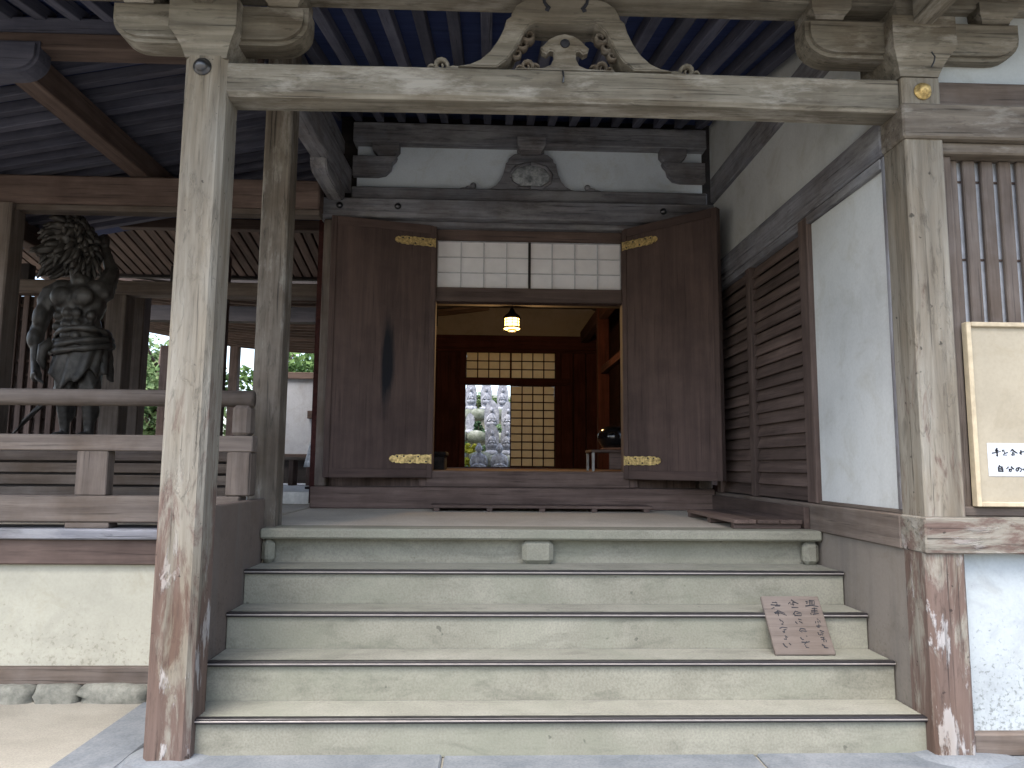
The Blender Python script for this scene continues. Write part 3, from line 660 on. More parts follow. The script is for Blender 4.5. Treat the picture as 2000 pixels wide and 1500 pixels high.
# back eave of the veranda
for i in range(40):
    x = -6.6 + .125*i
    if x > -1.75: break
    beam('back_rafter', ve, (x, 8.35, 4.22), (x, 9.66, 3.925), .10, .07, 'brown', .004)
slab('back_eave_board', ve, -6.7, -1.73, 8.3, 4.27, 9.72, 3.955, .1, wood('roof', 'x'))
box('back_plate', ve, -6.7, -1.70, 8.24, 8.36, 4.10, 4.22, 'brown', .006); box('back_eave_batten', ve, -6.7, -1.73, 9.62, 9.70, 3.86, 3.93, 'dark', .004)
box('back_beam', ve, -6.2, -1.70, 8.12, 8.30, 3.27, 3.43, 'brown_light', .01)
for x in (-5.3, -3.6, -1.83): box('strut_block', ve, x-.06, x+.06, 8.15, 8.27, 3.43, 3.62, 'dark', .008)
box('wall_post', ve, -4.335, -4.115, 8.12, 8.32, 1.50, 3.27, 'brown_light', .01)
link('passage_post', post_mesh(.19, 2.75, .012, wood('brown_light', 'z')), ve, (-4.60, 9.45, 1.0))
link('passage_post', post_mesh(.16, 3.1, .012, wood('brown', 'z')), ve, (-3.42, 9.1, .95))
# lattice behind the statue
la = box('lattice_screen', ve, -5.6, -4.34, 8.24, 8.30, 1.56, 1.66, 'brown', .005); la['label'] = 'brown wooden lattice behind the dark statue'
for i in range(11): box('lattice_bar', la, -5.55+.115*i, -5.55+.115*i+.062, 8.22, 8.26, 1.66, 3.27, wood('brown', 'z'), .004)
box('lattice_backing', la, -5.6, -4.34, 8.30, 8.33, 1.66, 3.27, wood('brown', 'z'), 0)
for j in range(10): box('lattice_rail', la, -5.6, -4.34, 8.262, 8.285, 1.70+.16*j, 1.728+.16*j, wood('brown', 'x'), .003)

# ------------------------------------------------------------------ guardian statue
bronze = plain('dark_carved_wood', (.052, .046, .040), .5, .1, .35, 9, spec=.5)
gs = thing('guardian_statue', (-4.0, 7.0, 1.56), 'dark muscular guardian statue with wild hair standing behind the railing', 'statue')
b_ = bmesh.new()
def cap(p0, p1, r0, r1, n=6):
    p0, p1 = Vector(p0), Vector(p1)
    for i in range(n+1): t = i/n; r = r0+(r1-r0)*t; ellipsoid(b_, p0.lerp(p1, t), (r, r, r), sub=1)
# torso (local coordinates: x right, y away from the viewer, z up, origin between the feet)
ellipsoid(b_, (.02, 0, 1.22), (.30, .20, .22)); ellipsoid(b_, (.06, -.02, .98), (.25, .19, .20)); ellipsoid(b_, (.10, 0, .78), (.28, .21, .17))
for sx in (-1, 1):
    ellipsoid(b_, (.01+sx*.125, -.16, 1.27), (.135, .07, .095), (0, 0, 0)); ellipsoid(b_, (sx*.20, .02, 1.37), (.15, .13, .09))
    for z in (1.12, 1.02, .92): ellipsoid(b_, (.04+sx*.062, -.19, z), (.06, .04, .045))
    for z in (1.10, 1.0): ellipsoid(b_, (.05+sx*.19, -.13, z), (.06, .07, .05), (0, 0, sx*.4))
ellipsoid(b_, (.02, -.02, 1.43), (.12, .11, .10))
# lowered arm on the viewer's left, fist turned outwards
cap((-.32, 0, 1.30), (-.37, -.02, 1.22), .13, .12, 2); cap((-.36, -.02, 1.24), (-.43, -.05, .98), .105, .085); ellipsoid(b_, (-.395, -.08, 1.10), (.085, .08, .12), (0, .2, 0))
cap((-.43, -.05, .96), (-.40, -.10, .72), .092, .058); ellipsoid(b_, (-.435, -.09, .90), (.085, .075, .10)); cap((-.40, -.10, .70), (-.36, -.13, .60), .055, .06, 3)
ellipsoid(b_, (-.345, -.14, .565), (.065, .055, .06))
for k in range(4): cap((-.33+.02*k, -.17, .56-.012*k), (-.28+.025*k, -.22, .525-.01*k), .021, .017, 3)
cap((-.36, -.18, .58), (-.31, -.22, .585), .021, .018, 3)
# raised arm on the viewer's right, folded up beside the head
cap((.26, .05, 1.36), (.25, .20, 1.56), .125, .10, 4); cap((.25, .20, 1.56), (.14, .20, 1.80), .09, .06, 5); ellipsoid(b_, (.13, .19, 1.86), (.07, .07, .075))
for k in range(4): cap((.09+.028*k, .14, 1.89), (.09+.028*k, .115, 1.845), .021, .020, 2)
cap((.07, .16, 1.86), (.10, .12, 1.84), .021, .018, 2)
# neck and head turned down to the viewer's left
cap((0, -.03, 1.46), (-.06, -.06, 1.62), .105, .10, 3); ellipsoid(b_, (-.09, -.07, 1.74), (.135, .155, .175)); ellipsoid(b_, (-.11, -.15, 1.66), (.095, .085, .085))
ellipsoid(b_, (-.125, -.225, 1.735), (.028, .035, .045)); ellipsoid(b_, (-.12, -.215, 1.80), (.095, .03, .028)); ellipsoid(b_, (-.12, -.215, 1.655), (.055, .028, .018)); ellipsoid(b_, (-.12, -.205, 1.61), (.05, .035, .03))
for sx in (-1, 1): ellipsoid(b_, (-.122+sx*.052, -.205, 1.765), (.028, .02, .018)); ellipsoid(b_, (-.09+sx*.14, -.05, 1.73), (.02, .035, .055)); ellipsoid(b_, (-.122+sx*.07, -.19, 1.71), (.04, .03, .03))
# legs and feet, weight on the viewer's right leg
cap((.20, 0, .72), (.21, -.03, .52), .15, .15, 4); cap((.21, -.03, .52), (.22, -.04, .40), .15, .105, 3); cap((.22, -.04, .40), (.22, .02, .08), .10, .06); ellipsoid(b_, (.23, .03, .28), (.085, .09, .12)); ellipsoid(b_, (.22, -.08, .04), (.06, .14, .045))
cap((.0, 0, .70), (-.04, -.06, .52), .145, .145, 4); cap((-.04, -.06, .52), (-.06, -.08, .40), .145, .10, 3); cap((-.06, -.08, .40), (-.05, 0, .08), .095, .058); ellipsoid(b_, (-.05, .02, .27), (.082, .088, .12)); ellipsoid(b_, (-.05, -.10, .04), (.06, .14, .045))
for fx in (.22, -.05):
    for k in range(5): ellipsoid(b_, (fx-.045+.022*k, -.22, .03), (.013, .03, .018), sub=1)
bd = link('body', bm_mesh(b_, smooth=True), gs, (-4.0, 7.0, 1.57), bronze)
rm = bd.modifiers.new('remesh', 'REMESH'); rm.mode = 'VOXEL'; rm.voxel_size = .014; rm.use_smooth_shade = True
sm = bd.modifiers.new('smooth', 'SMOOTH'); sm.factor = .5; sm.iterations = 3
# hair and beard: many tapering locks
b_ = bmesh.new(); rng = random.Random(5)
for i in range(420):
    th = rng.uniform(0, 2*math.pi); ph = rng.uniform(-.75, 1.45)
    d = Vector((math.cos(th)*math.cos(ph), math.sin(th)*math.cos(ph), math.sin(ph)))
    if d.y < -.62 and -.05 < d.z < .42 : continue
    p = Vector((-.08, -.05, 1.74)) + Vector((d.x*.13, d.y*.135, d.z*.165)); flow = Vector((-.40+.5*d.x, -.25, -.45+.25*d.z)) + Vector((rng.uniform(-.45, .45), rng.uniform(-.4, .4), rng.uniform(-.45, .45)))
    L = rng.uniform(.09, .20); q = [p, p+d*L*.40, p+d*L*.62+flow*L*.22, p+d*L*.74+flow*L*.55, p+d*L*.70+flow*L*.92]
    tube_bm(b_, q, [.036, .038, .034, .026, .008], 6)
link('hair', bm_mesh(b_, smooth=True), gs, (-4.0, 7.0, 1.57), bronze)
# loincloth with swinging folds
b_ = bmesh.new(); rows = []
for j in range(11):
    t = j/10; row = []
    for i in range(72):
        a = 2*math.pi*i/72; r = .262+.035*t+.016*math.sin(a*13+t*5+1.5*math.sin(a*2))*(.5+t)+.022*math.sin(a*5-1+2*t)*(.3+t)
        z = .90-.42*t*(.62+.30*math.sin(a+2.9)+.16*math.sin(a*3+1)+.08*math.sin(a*9))
        row.append(b_.verts.new((.09+r*math.cos(a)*1.02, .0+r*.78*math.sin(a), z)))
    rows.append(row)
for u, v in zip(rows, rows[1:]):
    for i in range(72): b_.faces.new((u[i], u[(i+1) % 72], v[(i+1) % 72], v[i]))
cl = link('loincloth', bm_mesh(b_, smooth=True), gs, (-4.0, 7.0, 1.57), bronze); so = cl.modifiers.new('solid', 'SOLIDIFY'); so.thickness = .02
b_ = bmesh.new()
for k, (z, r, ph) in enumerate(((.90, .30, 0), (.86, .315, 1.4), (.94, .285, 2.6), (.82, .33, .7))):
    pts = [(.08+r*math.cos(2*math.pi*i/30), r*.78*math.sin(2*math.pi*i/30), z+.045*math.sin(2*math.pi*i/30+ph)) for i in range(31)]
    tube_bm(b_, pts, [.03+.008*math.sin(i*1.3) for i in range(31)], 8)
tube_bm(b_, [(-.18, -.16, .86), (-.25, -.2, .80), (-.27, -.19, .70), (-.22, -.2, .62)], [.05, .06, .05, .02], 8)
link('sash', bm_mesh(b_, smooth=True), gs, (-4.0, 7.0, 1.57), bronze)
b_ = bmesh.new(); rows = []
for j in range(9):
    t = j/8; c = Vector((-.16-.36*t, .06+.10*math.sin(t*4), .62-.46*t)); wv = .05+.10*t
    rows.append([b_.verts.new(c+Vector((wv*(q-2)*.55, .03*math.sin(q*1.9+j*.8), wv*(q-2)*.45))) for q in range(5)])
for u, v in zip(rows, rows[1:]):
    for i in range(4): b_.faces.new((u[i], u[i+1], v[i+1], v[i]))
sc_ = link('trailing_scarf', bm_mesh(b_, smooth=True), gs, (-4.0, 7.0, 1.57), bronze); sc_.modifiers.new('solid', 'SOLIDIFY').thickness = .025
link('rock_base', rock_mesh(.95, .62, .22, bronze, 31), gs, (-3.94, 6.98, 1.52))

gs.scale = (.80, .88, 1.085)

# ------------------------------------------------------------------ loose things on the porch
def duckboard(x0, x1, y0, y1, z, n, label, along='x', feet=4):
    t = thing('duckboard', ((x0+x1)/2, (y0+y1)/2, z), label, 'duckboard')
    if along == 'x':
        w = (y1-y0)/n
        for i in range(n): box('plank', t, x0, x1, y0+w*i+.004, y0+w*(i+1)-.004, z+.030, z+.052, 'brown', .003)
        for k in range(feet): xx = x0+.06+(x1-x0-.12)*k/(feet-1); box('bearer', t, xx-.025, xx+.025, y0+.01, y1-.01, z, z+.030, 'brown', .002)
    else:
        w = (x1-x0)/n
        for i in range(n): box('plank', t, x0+w*i+.004, x0+w*(i+1)-.004, y0, y1, z+.034, z+.060, 'brown', .003)
        for k in range(feet): yy = y0+.05+(y1-y0-.1)*k/(feet-1); box('bearer', t, x0+.005, x1-.005, yy-.03, yy+.03, z, z+.034, 'brown', .002)
    return t
duckboard(-.50, 1.47, 6.36, 6.69, .974, 3, 'long narrow duckboard on the floor below the threshold', 'x', 5)
duckboard(1.62, 2.08, 4.72, 5.85, .978, 3, 'short wide duckboard in the corner at the right of the landing', 'y', 3)
# hand-lettered sign on the second step
sg = thing('lettered_sign', (1.725, 3.945, .376), 'small wooden board with handwritten characters leaning on the stair', 'sign')
tilt = math.atan(.71)
sb = link('board', box_mesh(.33, .022, .335, wood('sign', 'x'), .004), sg, (1.725, 3.945, .376)); sb.data = sb.data.copy(); sb.data.transform(Matrix.Translation((0, 0, .1675))); sb.rotation_euler = (-tilt, 0, 0)
def strokes_mesh(polys, to2, wd, y):
    bm = bmesh.new()
    for pl in polys:
        w = wd*(pl[0] if isinstance(pl[0], (int, float)) else 1.0); p = [Vector(to2(q)) for q in (pl[1:] if isinstance(pl[0], (int, float)) else pl)]
        L, Rr = [], []
        for i, a in enumerate(p):
            d = (p[min(i+1, len(p)-1)]-p[max(i-1, 0)]).normalized(); nrm = Vector((-d.y, d.x)); t = i/(len(p)-1); ww = w*(.95-.35*t)/2
            L.append(bm.verts.new((a.x+nrm.x*ww, y, a.y+nrm.y*ww))); Rr.append(bm.verts.new((a.x-nrm.x*ww, y, a.y-nrm.y*ww)))
        for i in range(len(p)-1): bm.faces.new((L[i], L[i+1], Rr[i+1], Rr[i]))
    ex = bmesh.ops.extrude_face_region(bm, geom=bm.faces[:])
    for v in ex['geom']:
        if isinstance(v, bmesh.types.BMVert): v.co.y -= .0008
    bmesh.ops.recalc_face_normals(bm, faces=bm.faces[:])
    return bm_mesh(bm)
def sign_uv(q):
    x, y = q; v = (y-95)/1245; xl = 70+260*v; xr = 1180+365*v
    return ((x-xl)/(xr-xl)-.5)*.33, (1-v)*.335
SIGN = [  # right column
 [(1000, 195), (1105, 200), (1115, 290)], [(1010, 200), (1020, 290), (1110, 285)], [(1030, 225), (1085, 225)], [(1035, 255), (1090, 255)], [(935, 215), (985, 210), (950, 235)], [(950, 260), (990, 245)], [1.3, (935, 320), (1050, 300), (1190, 330)],
 [(1060, 375), (1170, 370)], [(1050, 420), (1175, 410)], [(1110, 350), (1120, 480)], [(1035, 480), (1060, 505)], [(1050, 450), (1180, 445)], [1.2, (1080, 500), (1200, 480)], [(1045, 470), (1040, 500)],
 [(1160, 590), (1195, 620)], [(1135, 650), (1140, 690)], [(1180, 640), (1190, 690)], [(1215, 630), (1230, 680)], [(1150, 750), (1250, 745)], [(1200, 715), (1205, 780)], [(1170, 770), (1215, 780)],
 [1.2, (1215, 840), (1305, 870)], [(1180, 880), (1195, 930), (1240, 940)], [(1240, 890), (1285, 900), (1275, 940), (1230, 920)], [(1230, 990), (1310, 985)], [(1250, 1030), (1330, 1020)], [(1290, 985), (1300, 1085)], [(1340, 1040), (1345, 1085)], [1.5, (1255, 1130), (1310, 1170), (1300, 1200)], [1.3, (1310, 1195), (1385, 1205)],
 # middle column
 [1.4, (655, 180), (720, 230), (800, 270)], [(640, 230), (600, 275)], [(680, 240), (740, 245)], [(640, 270), (720, 290), (690, 305)], [(690, 250), (700, 300)], [1.2, (665, 350), (800, 352)],
 [(735, 430), (850, 470), (855, 530)], [(740, 430), (690, 510)], [(760, 480), (830, 490)], [(700, 470), (740, 520)], [1.2, (720, 525), (855, 530)], [(790, 600), (860, 620)], [1.3, (735, 655), (780, 705)], [(810, 650), (885, 690)], [(850, 660), (860, 690)],
 [1.2, (840, 795), (815, 850), (870, 880)], [1.2, (850, 800), (930, 815), (925, 860), (850, 845)], [(925, 860), (965, 860)], [1.2, (830, 985), (870, 1035), (900, 1030)], [(950, 950), (965, 975)], [1.2, (850, 1085), (950, 1090), (1015, 1075)], [(960, 1070), (905, 1135)], [(925, 1150), (945, 1195), (1000, 1200)],
 # left column
 [(285, 240), (385, 245)], [(350, 225), (375, 260)], [1.2, (260, 290), (370, 300), (450, 300)], [(390, 270), (345, 320), (440, 320)], [(330, 350), (270, 380)], [1.5, (330, 470), (420, 420), (400, 510)], [1.2, (340, 480), (450, 470), (570, 525)], [(390, 410), (410, 540)], [(420, 430), (540, 480)],
 [1.1, (430, 600), (445, 640), (480, 640)], [(470, 640), (500, 670), (480, 720)], [(455, 705), (500, 720)], [1.1, (420, 800), (480, 775), (580, 790)], [(500, 830), (560, 825)], [(480, 860), (530, 890)], [(520, 850), (500, 890)], [(520, 950), (580, 990)], [(500, 1020), (560, 1030)], [(540, 980), (550, 1030)], [1.4, (480, 1110), (530, 1180), (570, 1190)], [1.3, (600, 1105), (640, 1145)]]
lt_ = bpy.data.objects.new('lettering', strokes_mesh(SIGN, sign_uv, .0062, -.0112)); lt_.data.materials.append(M_INK()); col.objects.link(lt_); lt_.parent = sb; lt_['kind'] = 'stuff'
# notice board and pinned paper on the right-hand window
nb = thing('notice_board', (2.95, 3.54, 1.20), 'cream notice board in a pale wooden frame standing on the window sill', 'notice board')
NX0, NX1, NZ0, NZ1 = 2.418, 3.45, 1.197, 2.125
cream = plaster('board_cream', (.37, .325, .245)); fr = plain('pale_pine', (.45, .37, .25), .6)
box('panel', nb, NX0+.02, NX1-.02, 3.515, 3.535, NZ0+.02, NZ1-.02, cream, 0)
for a in ((NX0, NX0+.024, NZ0, NZ1), (NX1-.024, NX1, NZ0, NZ1)): box('frame_stile', nb, a[0], a[1], 3.496, 3.54, a[2], a[3], fr, .004)
for a in ((NZ0, NZ0+.024), (NZ1-.024, NZ1)): box('frame_rail', nb, NX0+.0245, NX1-.0245, 3.497, 3.54, a[0], a[1], fr, .004)
pp = thing('paper_notice', (2.72, 3.513, 1.35), 'white handwritten paper notice pinned to the cream board', 'notice')
wp = plain('white_paper', (.52, .55, .60), .8, 0, .03)
box('sheet', pp, 2.495, 3.02, 3.5125, 3.5145, 1.348, 1.512, wp, 0)
def pap(q): return (q[0]-355)/18.75*.00260-.225, 1.512-1.35-(q[1]-95)/18.75*.00253
NOTE = [[1.3, (725, 285), (650, 330)], [(505, 470), (620, 450), (840, 400)], [(620, 385), (760, 365)], [1.6, (680, 310), (700, 430), (705, 590), (655, 550)],
 [(885, 370), (980, 345)], [(940, 340), (905, 405), (965, 400), (980, 470)], [(1100, 435), (990, 470), (900, 530), (1060, 535)],
 [(1270, 320), (1195, 400)], [1.5, (1255, 320), (1340, 400), (1455, 465)], [(1250, 440), (1315, 435)], [(1235, 490), (1245, 545), (1300, 545)], [1.2, (1250, 490), (1345, 490), (1320, 545)],
 [1.4, (1580, 350), (1585, 530)], [1.2, (1520, 465), (1610, 420), (1540, 480)], [(1600, 415), (1700, 400), (1740, 450), (1690, 520)],
 [(1850, 420), (2010, 390)], [1.2, (1960, 340), (1955, 480), (1920, 480)], [(1890, 360), (1890, 520), (2000, 530)],
 [1.2, (765, 900), (735, 960)], [1.2, (715, 970), (705, 1150)], [1.8, (830, 960), (860, 1060), (865, 1160)], [(715, 970), (835, 955)], [(730, 1030), (840, 1025)], [(730, 1085), (840, 1080)], [(720, 1140), (850, 1135)],
 [(1090, 960), (1000, 1050)], [1.5, (1180, 950), (1220, 1010), (1290, 1050)], [1.4, (1085, 1060), (1200, 1055), (1160, 1150), (1110, 1110)], [(1140, 1060), (1080, 1140)],
 [1.2, (1460, 1000), (1440, 1080), (1390, 1125), (1350, 1080), (1390, 1010), (1480, 985), (1560, 1040), (1540, 1110), (1490, 1150)],
 [1.4, (1600, 1040), (1665, 1090)], [(1700, 1000), (1710, 1110), (1790, 1120), (1800, 1070)], [1.2, (1760, 990), (1790, 1020)], [1.2, (1840, 1010), (1870, 1060)]]
o = bpy.data.objects.new('lettering', strokes_mesh(NOTE, pap, .0068, -.0008)); o.data.materials.append(M_INK()); col.objects.link(o); o.parent = pp; o['kind'] = 'stuff'

# ------------------------------------------------------------------ hanging lantern with its lamp
ln = thing('hanging_lantern', (.322, 10.0, 3.27), 'lit metal lantern with a yellow glow hanging in the doorway', 'lantern')
lm = plain('lantern_metal', (.06, .05, .035), .5, .8)
glow = plain('lantern_glow', (.9, .7, .3), .6, 0, .05, 20, (1.0, .62, .16), 2.2)
lathe('base_ring', ln, [(.11, 0), (.128, .004), (.128, .020), (.118, .026)], (.322, 10.0, 3.300), lm, 20)
lathe('glowing_disc', ln, [(.112, 0), (.112, .004)], (.322, 10.0, 3.294), plain('lantern_disc', (.9, .8, .3), .6, 0, .02, 20, (1.0, .72, .18), 2.4), 20)
lathe('foot', ln, [(.06, -.03), (.065, -.004)], (.322, 10.0, 3.292), lm, 16)
lathe('glass', ln, [(.098, 0), (.102, .01), (.102, .115), (.095, .12)], (.322, 10.0, 3.326), glow, 20)
for z in (3.372, 3.412, 3.445): lathe('hoop', ln, [(.108, -.004), (.112, 0), (.108, .004)], (.322, 10.0, z), lm, 20)
for k in range(8): a = 2*math.pi*k/8; box('rib', ln, .322+.106*math.cos(a)-.005, .322+.106*math.cos(a)+.005, 10+.106*math.sin(a)-.005, 10+.106*math.sin(a)+.005, 3.326, 3.45, lm, 0)
lathe('cap', ln, [(.13, 0), (.122, .02), (.085, .055), (.05, .085), (.03, .13), (.012, .16)], (.322, 10.0, 3.446), lm, 20)
box('chain', ln, .316, .328, 9.994, 10.006, 3.60, 4.86, lm, 0)
pl = bpy.data.lights.new('lamp', 'POINT'); pl.energy = 26; pl.color = (1, .60, .25); pl.shadow_soft_size = .09
plo = bpy.data.objects.new('lamp', pl); col.objects.link(plo); plo.parent = ln; plo.location = (0, 0, -.10)
# table with a black vessel beside the door, dark chest on the other side
tb = thing('offering_table', (1.45, 8.3, 1.318), 'small dark table just inside the doorway at the right', 'table')
box('table_top', tb, 1.17, 1.80, 8.1, 8.6, 1.53, 1.56, 'brown', .004)
for x, y in ((1.18, 8.11), (1.77, 8.11), (1.18, 8.56), (1.77, 8.56)): box('leg', tb, x, x+.03, y, y+.03, 1.318, 1.53, plain('pale_leg', (.35, .34, .33), .4) if x < 1.5 else wood('brown', 'z'), .003)
box('drawer_front', tb, 1.38, 1.77, 8.13, 8.16, 1.34, 1.53, 'brown', .004)
lq = plain('black_lacquer', (.008, .008, .009), .12, 0, .1)
vs_ = thing('black_vessel', (1.47, 8.32, 1.56), 'glossy black rounded vessel on the small dark table', 'vessel')
lathe('bowl', vs_, [(.10, 0), (.15, .03), (.19, .10), (.195, .15), (.17, .21), (.12, .25), (.05, .27)], (1.47, 8.32, 1.575), lq, 24)
lathe('cushion', vs_, [(.14, 0), (.17, .012), (.13, .03)], (1.47, 8.32, 1.561), plain('cushion', (.20, .09, .05), .8), 20)
ch = thing('floor_chest', (-.62, 8.6, 1.318), 'low black chest in shadow inside the doorway at the left', 'chest')
box('body', ch, -.95, -.50, 8.4, 8.9, 1.318, 1.48, 'dark', .01); box('lid', ch, -.97, -.48, 8.38, 8.92, 1.48, 1.53, 'dark', .012)

# ------------------------------------------------------------------ things in the passage at the left
ww = thing('white_passage_wall', (-3.0, 11.05, .95), 'white plaster wall with dark mould at its foot, far end of passage', 'wall')
box('plaster_panel', ww, -3.24, -2.52, 11.0, 11.08, 1.52, 2.66, plaster('mouldy_panel', (.42, .43, .46), .95, 2.2, (.10, .10, .09), .25), 0)
box('top_rail', ww, -3.26, -2.45, 10.96, 11.10, 2.66, 2.76, 'brown', .006); box('end_post', ww, -2.52, -2.42, 10.96, 11.10, .95, 2.66, 'brown', .006)
box('bottom_rail', ww, -3.24, -2.52, 10.97, 11.09, 1.43, 1.519, 'brown', .006); box('dark_base', ww, -3.24, -2.52, 11.02, 11.08, .95, 1.43, 'dark', 0)
box('wooden_block', ww, -2.73, -2.54, 10.90, 10.999, 2.05, 2.17, 'brown', .006)
be = thing('passage_bench', (-2.55, 9.35, 1.10), 'low wooden bench in the passage beyond the porch', 'bench')
box('seat', be, -2.95, -2.22, 9.2, 9.5, 1.42, 1.46, 'brown_light', .005)
for x in (-2.90, -2.52, -2.30): box('leg', be, x, x+.06, 9.24, 9.46, 1.10, 1.42, 'brown', .004)
bn = thing('cloth_banner', (-1.94, 8.05, 1.10), 'white patterned cloth hanging from a dark stand beside the door wall', 'cloth')
b_ = bmesh.new(); rows = []
for j in range(9):
    t = j/8; z = .66-.42*t; w = .012+.10*t
    rows.append([b_.verts.new((-w+ .10*i/5*1.0*(w/.10) + .02, .012*math.sin(i*2.2+j*.7), z)) for i in range(6)])
for u, v in zip(rows, rows[1:]):
    for i in range(5): b_.faces.new((u[i], u[i+1], v[i+1], v[i]))
cb = link('cloth', bm_mesh(b_, smooth=True), bn, (-1.94, 8.05, 1.10), stone('printed_cloth', (.25, .27, .30), (.85, .86, .86), 16, 40)); cb.modifiers.new('solid', 'SOLIDIFY').thickness = .004
box('pole', bn, -1.915, -1.895, 8.06, 8.08, 1.10, 1.80, 'dark', .002); box('stand_foot', bn, -2.0, -1.82, 8.0, 8.14, 1.10, 1.125, 'dark', .004)

# ------------------------------------------------------------------ open pavilion beyond the passage
pv = thing('open_pavilion', (-4.5, 15.5, 0), 'open pavilion roof with curved eave seen past the left post', 'pavilion')
def eave_z(x): return 3.95 + .022*(x+3.6)**2
bm = bmesh.new(); rows = []
for i in range(25):
    x = -9+ 9.0*i/24
    rows.append([bm.verts.new((x+4.5, 13.2-15.5, eave_z(x)+.65)), bm.verts.new((x+4.5, 17.6-15.5, eave_z(x)+.15)), bm.verts.new((x+4.5, 17.6-15.5, eave_z(x)+.35)), bm.verts.new((x+4.5, 13.2-15.5, eave_z(x)+.85))])
for u, v in zip(rows, rows[1:]):
    for j in range(4): bm.faces.new((u[j], u[(j+1) % 4], v[(j+1) % 4], v[j]))
bmesh.ops.recalc_face_normals(bm, faces=bm.faces[:])
link('roof', bm_mesh(bm), pv, (-4.5, 15.5, 0), wood('dark', 'x'))
for j in range(20):
    y = 13.3+.22*j; zz = .60-.5*(y-13.2)/4.4
    b_ = bmesh.new(); tube_bm(b_, [(-9+9*i/12+4.5, y-15.5, eave_z(-9+9*i/12)+zz) for i in range(13)], [.045]*13, 4)
    link('pavilion_rafter', bm_mesh(b_), pv, (-4.5, 15.5, 0), wood('brown', 'x'))
for x in (-7.6, -6.0, -1.9):
    link('pavilion_post', post_mesh(.2, 4.1, .01, wood('brown', 'z')), pv, (x, 17.0, 0))
box('pavilion_beam', pv, -8.4, -1.0, 13.6, 13.8, 4.05, 4.35, 'dark', .01)

# ------------------------------------------------------------------ garden behind the hall: terraces with stone steles
gs_m = stone('stele_stone', (.10, .105, .13), (.34, .35, .38), 12, 60, bstr=1.0)
moss = stone('mossy_rock', (.06, .075, .045), (.24, .25, .22), 5, 40, bstr=.9)
ter = tag(bpy.data.objects.new('garden_terrace', None), kind='structure'); col.objects.link(ter); W[ter] = Vector((0, 0, 0))
for k, (y0, y1, z) in enumerate(((16.4, 18.2, 1.12), (18.2, 19.6, 1.62), (19.6, 21.0, 2.22), (21.0, 23.4, 2.98), (23.4, 27, 3.6))):
    box('earth_step', ter, -4.5, 4.5, y0, y1, 0, z, stone('terrace_earth', (.09, .095, .06), (.26, .25, .20), 6, 40), 0)
    for i in range(16):
        w = random.uniform(.35, .6)
        link('terrace_stone', rock_mesh(w, .28, .34, moss, 60+17*k+i), ter, (-3.4+.45*i+random.uniform(-.08, .08), y0+.02, z-.12+random.uniform(-.05, .05)))
def stele(x, y, z, w, h, lab, fig=True):
    t = thing('stone_stele', (x, y, z), lab, 'stele', 'stone steles in the garden behind the hall')
    pts = [(-w*.42, 0), (-w*.5, h*.3), (-w*.49, h*.62), (-w*.36, h*.84), (-w*.12, h*.96), (0, h), (w*.12, h*.96), (w*.36, h*.84), (w*.49, h*.62), (w*.5, h*.3), (w*.42, 0)]
    prism('slab', t, pts, 0, .12, (x, y, z+.10), gs_m, .015)
    link('plinth', rock_mesh(w*1.15, .34, .16, gs_m, int(x*50+y*7+200), boxy=.8), t, (x, y, z+.05))
    if fig:
        b = bmesh.new(); ellipsoid(b, (0, 0, h*.20), (w*.36, .08, h*.10)); ellipsoid(b, (0, 0, h*.38), (w*.24, .08, h*.17)); ellipsoid(b, (0, -.02, h*.63), (w*.12, .07, h*.085))
        for sx in (-1, 1): ellipsoid(b, (sx*w*.25, 0, h*.36), (w*.08, .06, h*.13), (0, -sx*.25, 0)); ellipsoid(b, (sx*w*.12, -.05, h*.30), (w*.13, .04, h*.035), (0, sx*.4, 0))
        link('carved_figure', bm_mesh(b, smooth=True), t, (x, y-.02, z+.12), gs_m)
for i, (x, lab) in enumerate(((-.52, 'stele in the top row at the left of the garden view'), (-.06, 'middle stele of the top row in the garden view'), (.43, 'stele in the top row at the right of the garden view'))):
    stele(x, 21.35+.1*i, 2.98, .34, .80, 'pale stone ' + lab)
stele(.10, 20.0, 2.22, .42, .88, 'pointed stone stele on the second terrace, centre'); stele(.56, 20.05, 2.22, .38, .84, 'pointed stone stele on the second terrace, right edge')
stele(.11, 18.6, 1.62, .36, .72, 'pointed stone stele on the lowest terrace, centre'); stele(.50, 18.65, 1.62, .34, .72, 'pointed stone stele on the lowest terrace, right')
stele(-.50, 20.1, 2.22, .26, .50, 'small stone stele on the second terrace, left', False)
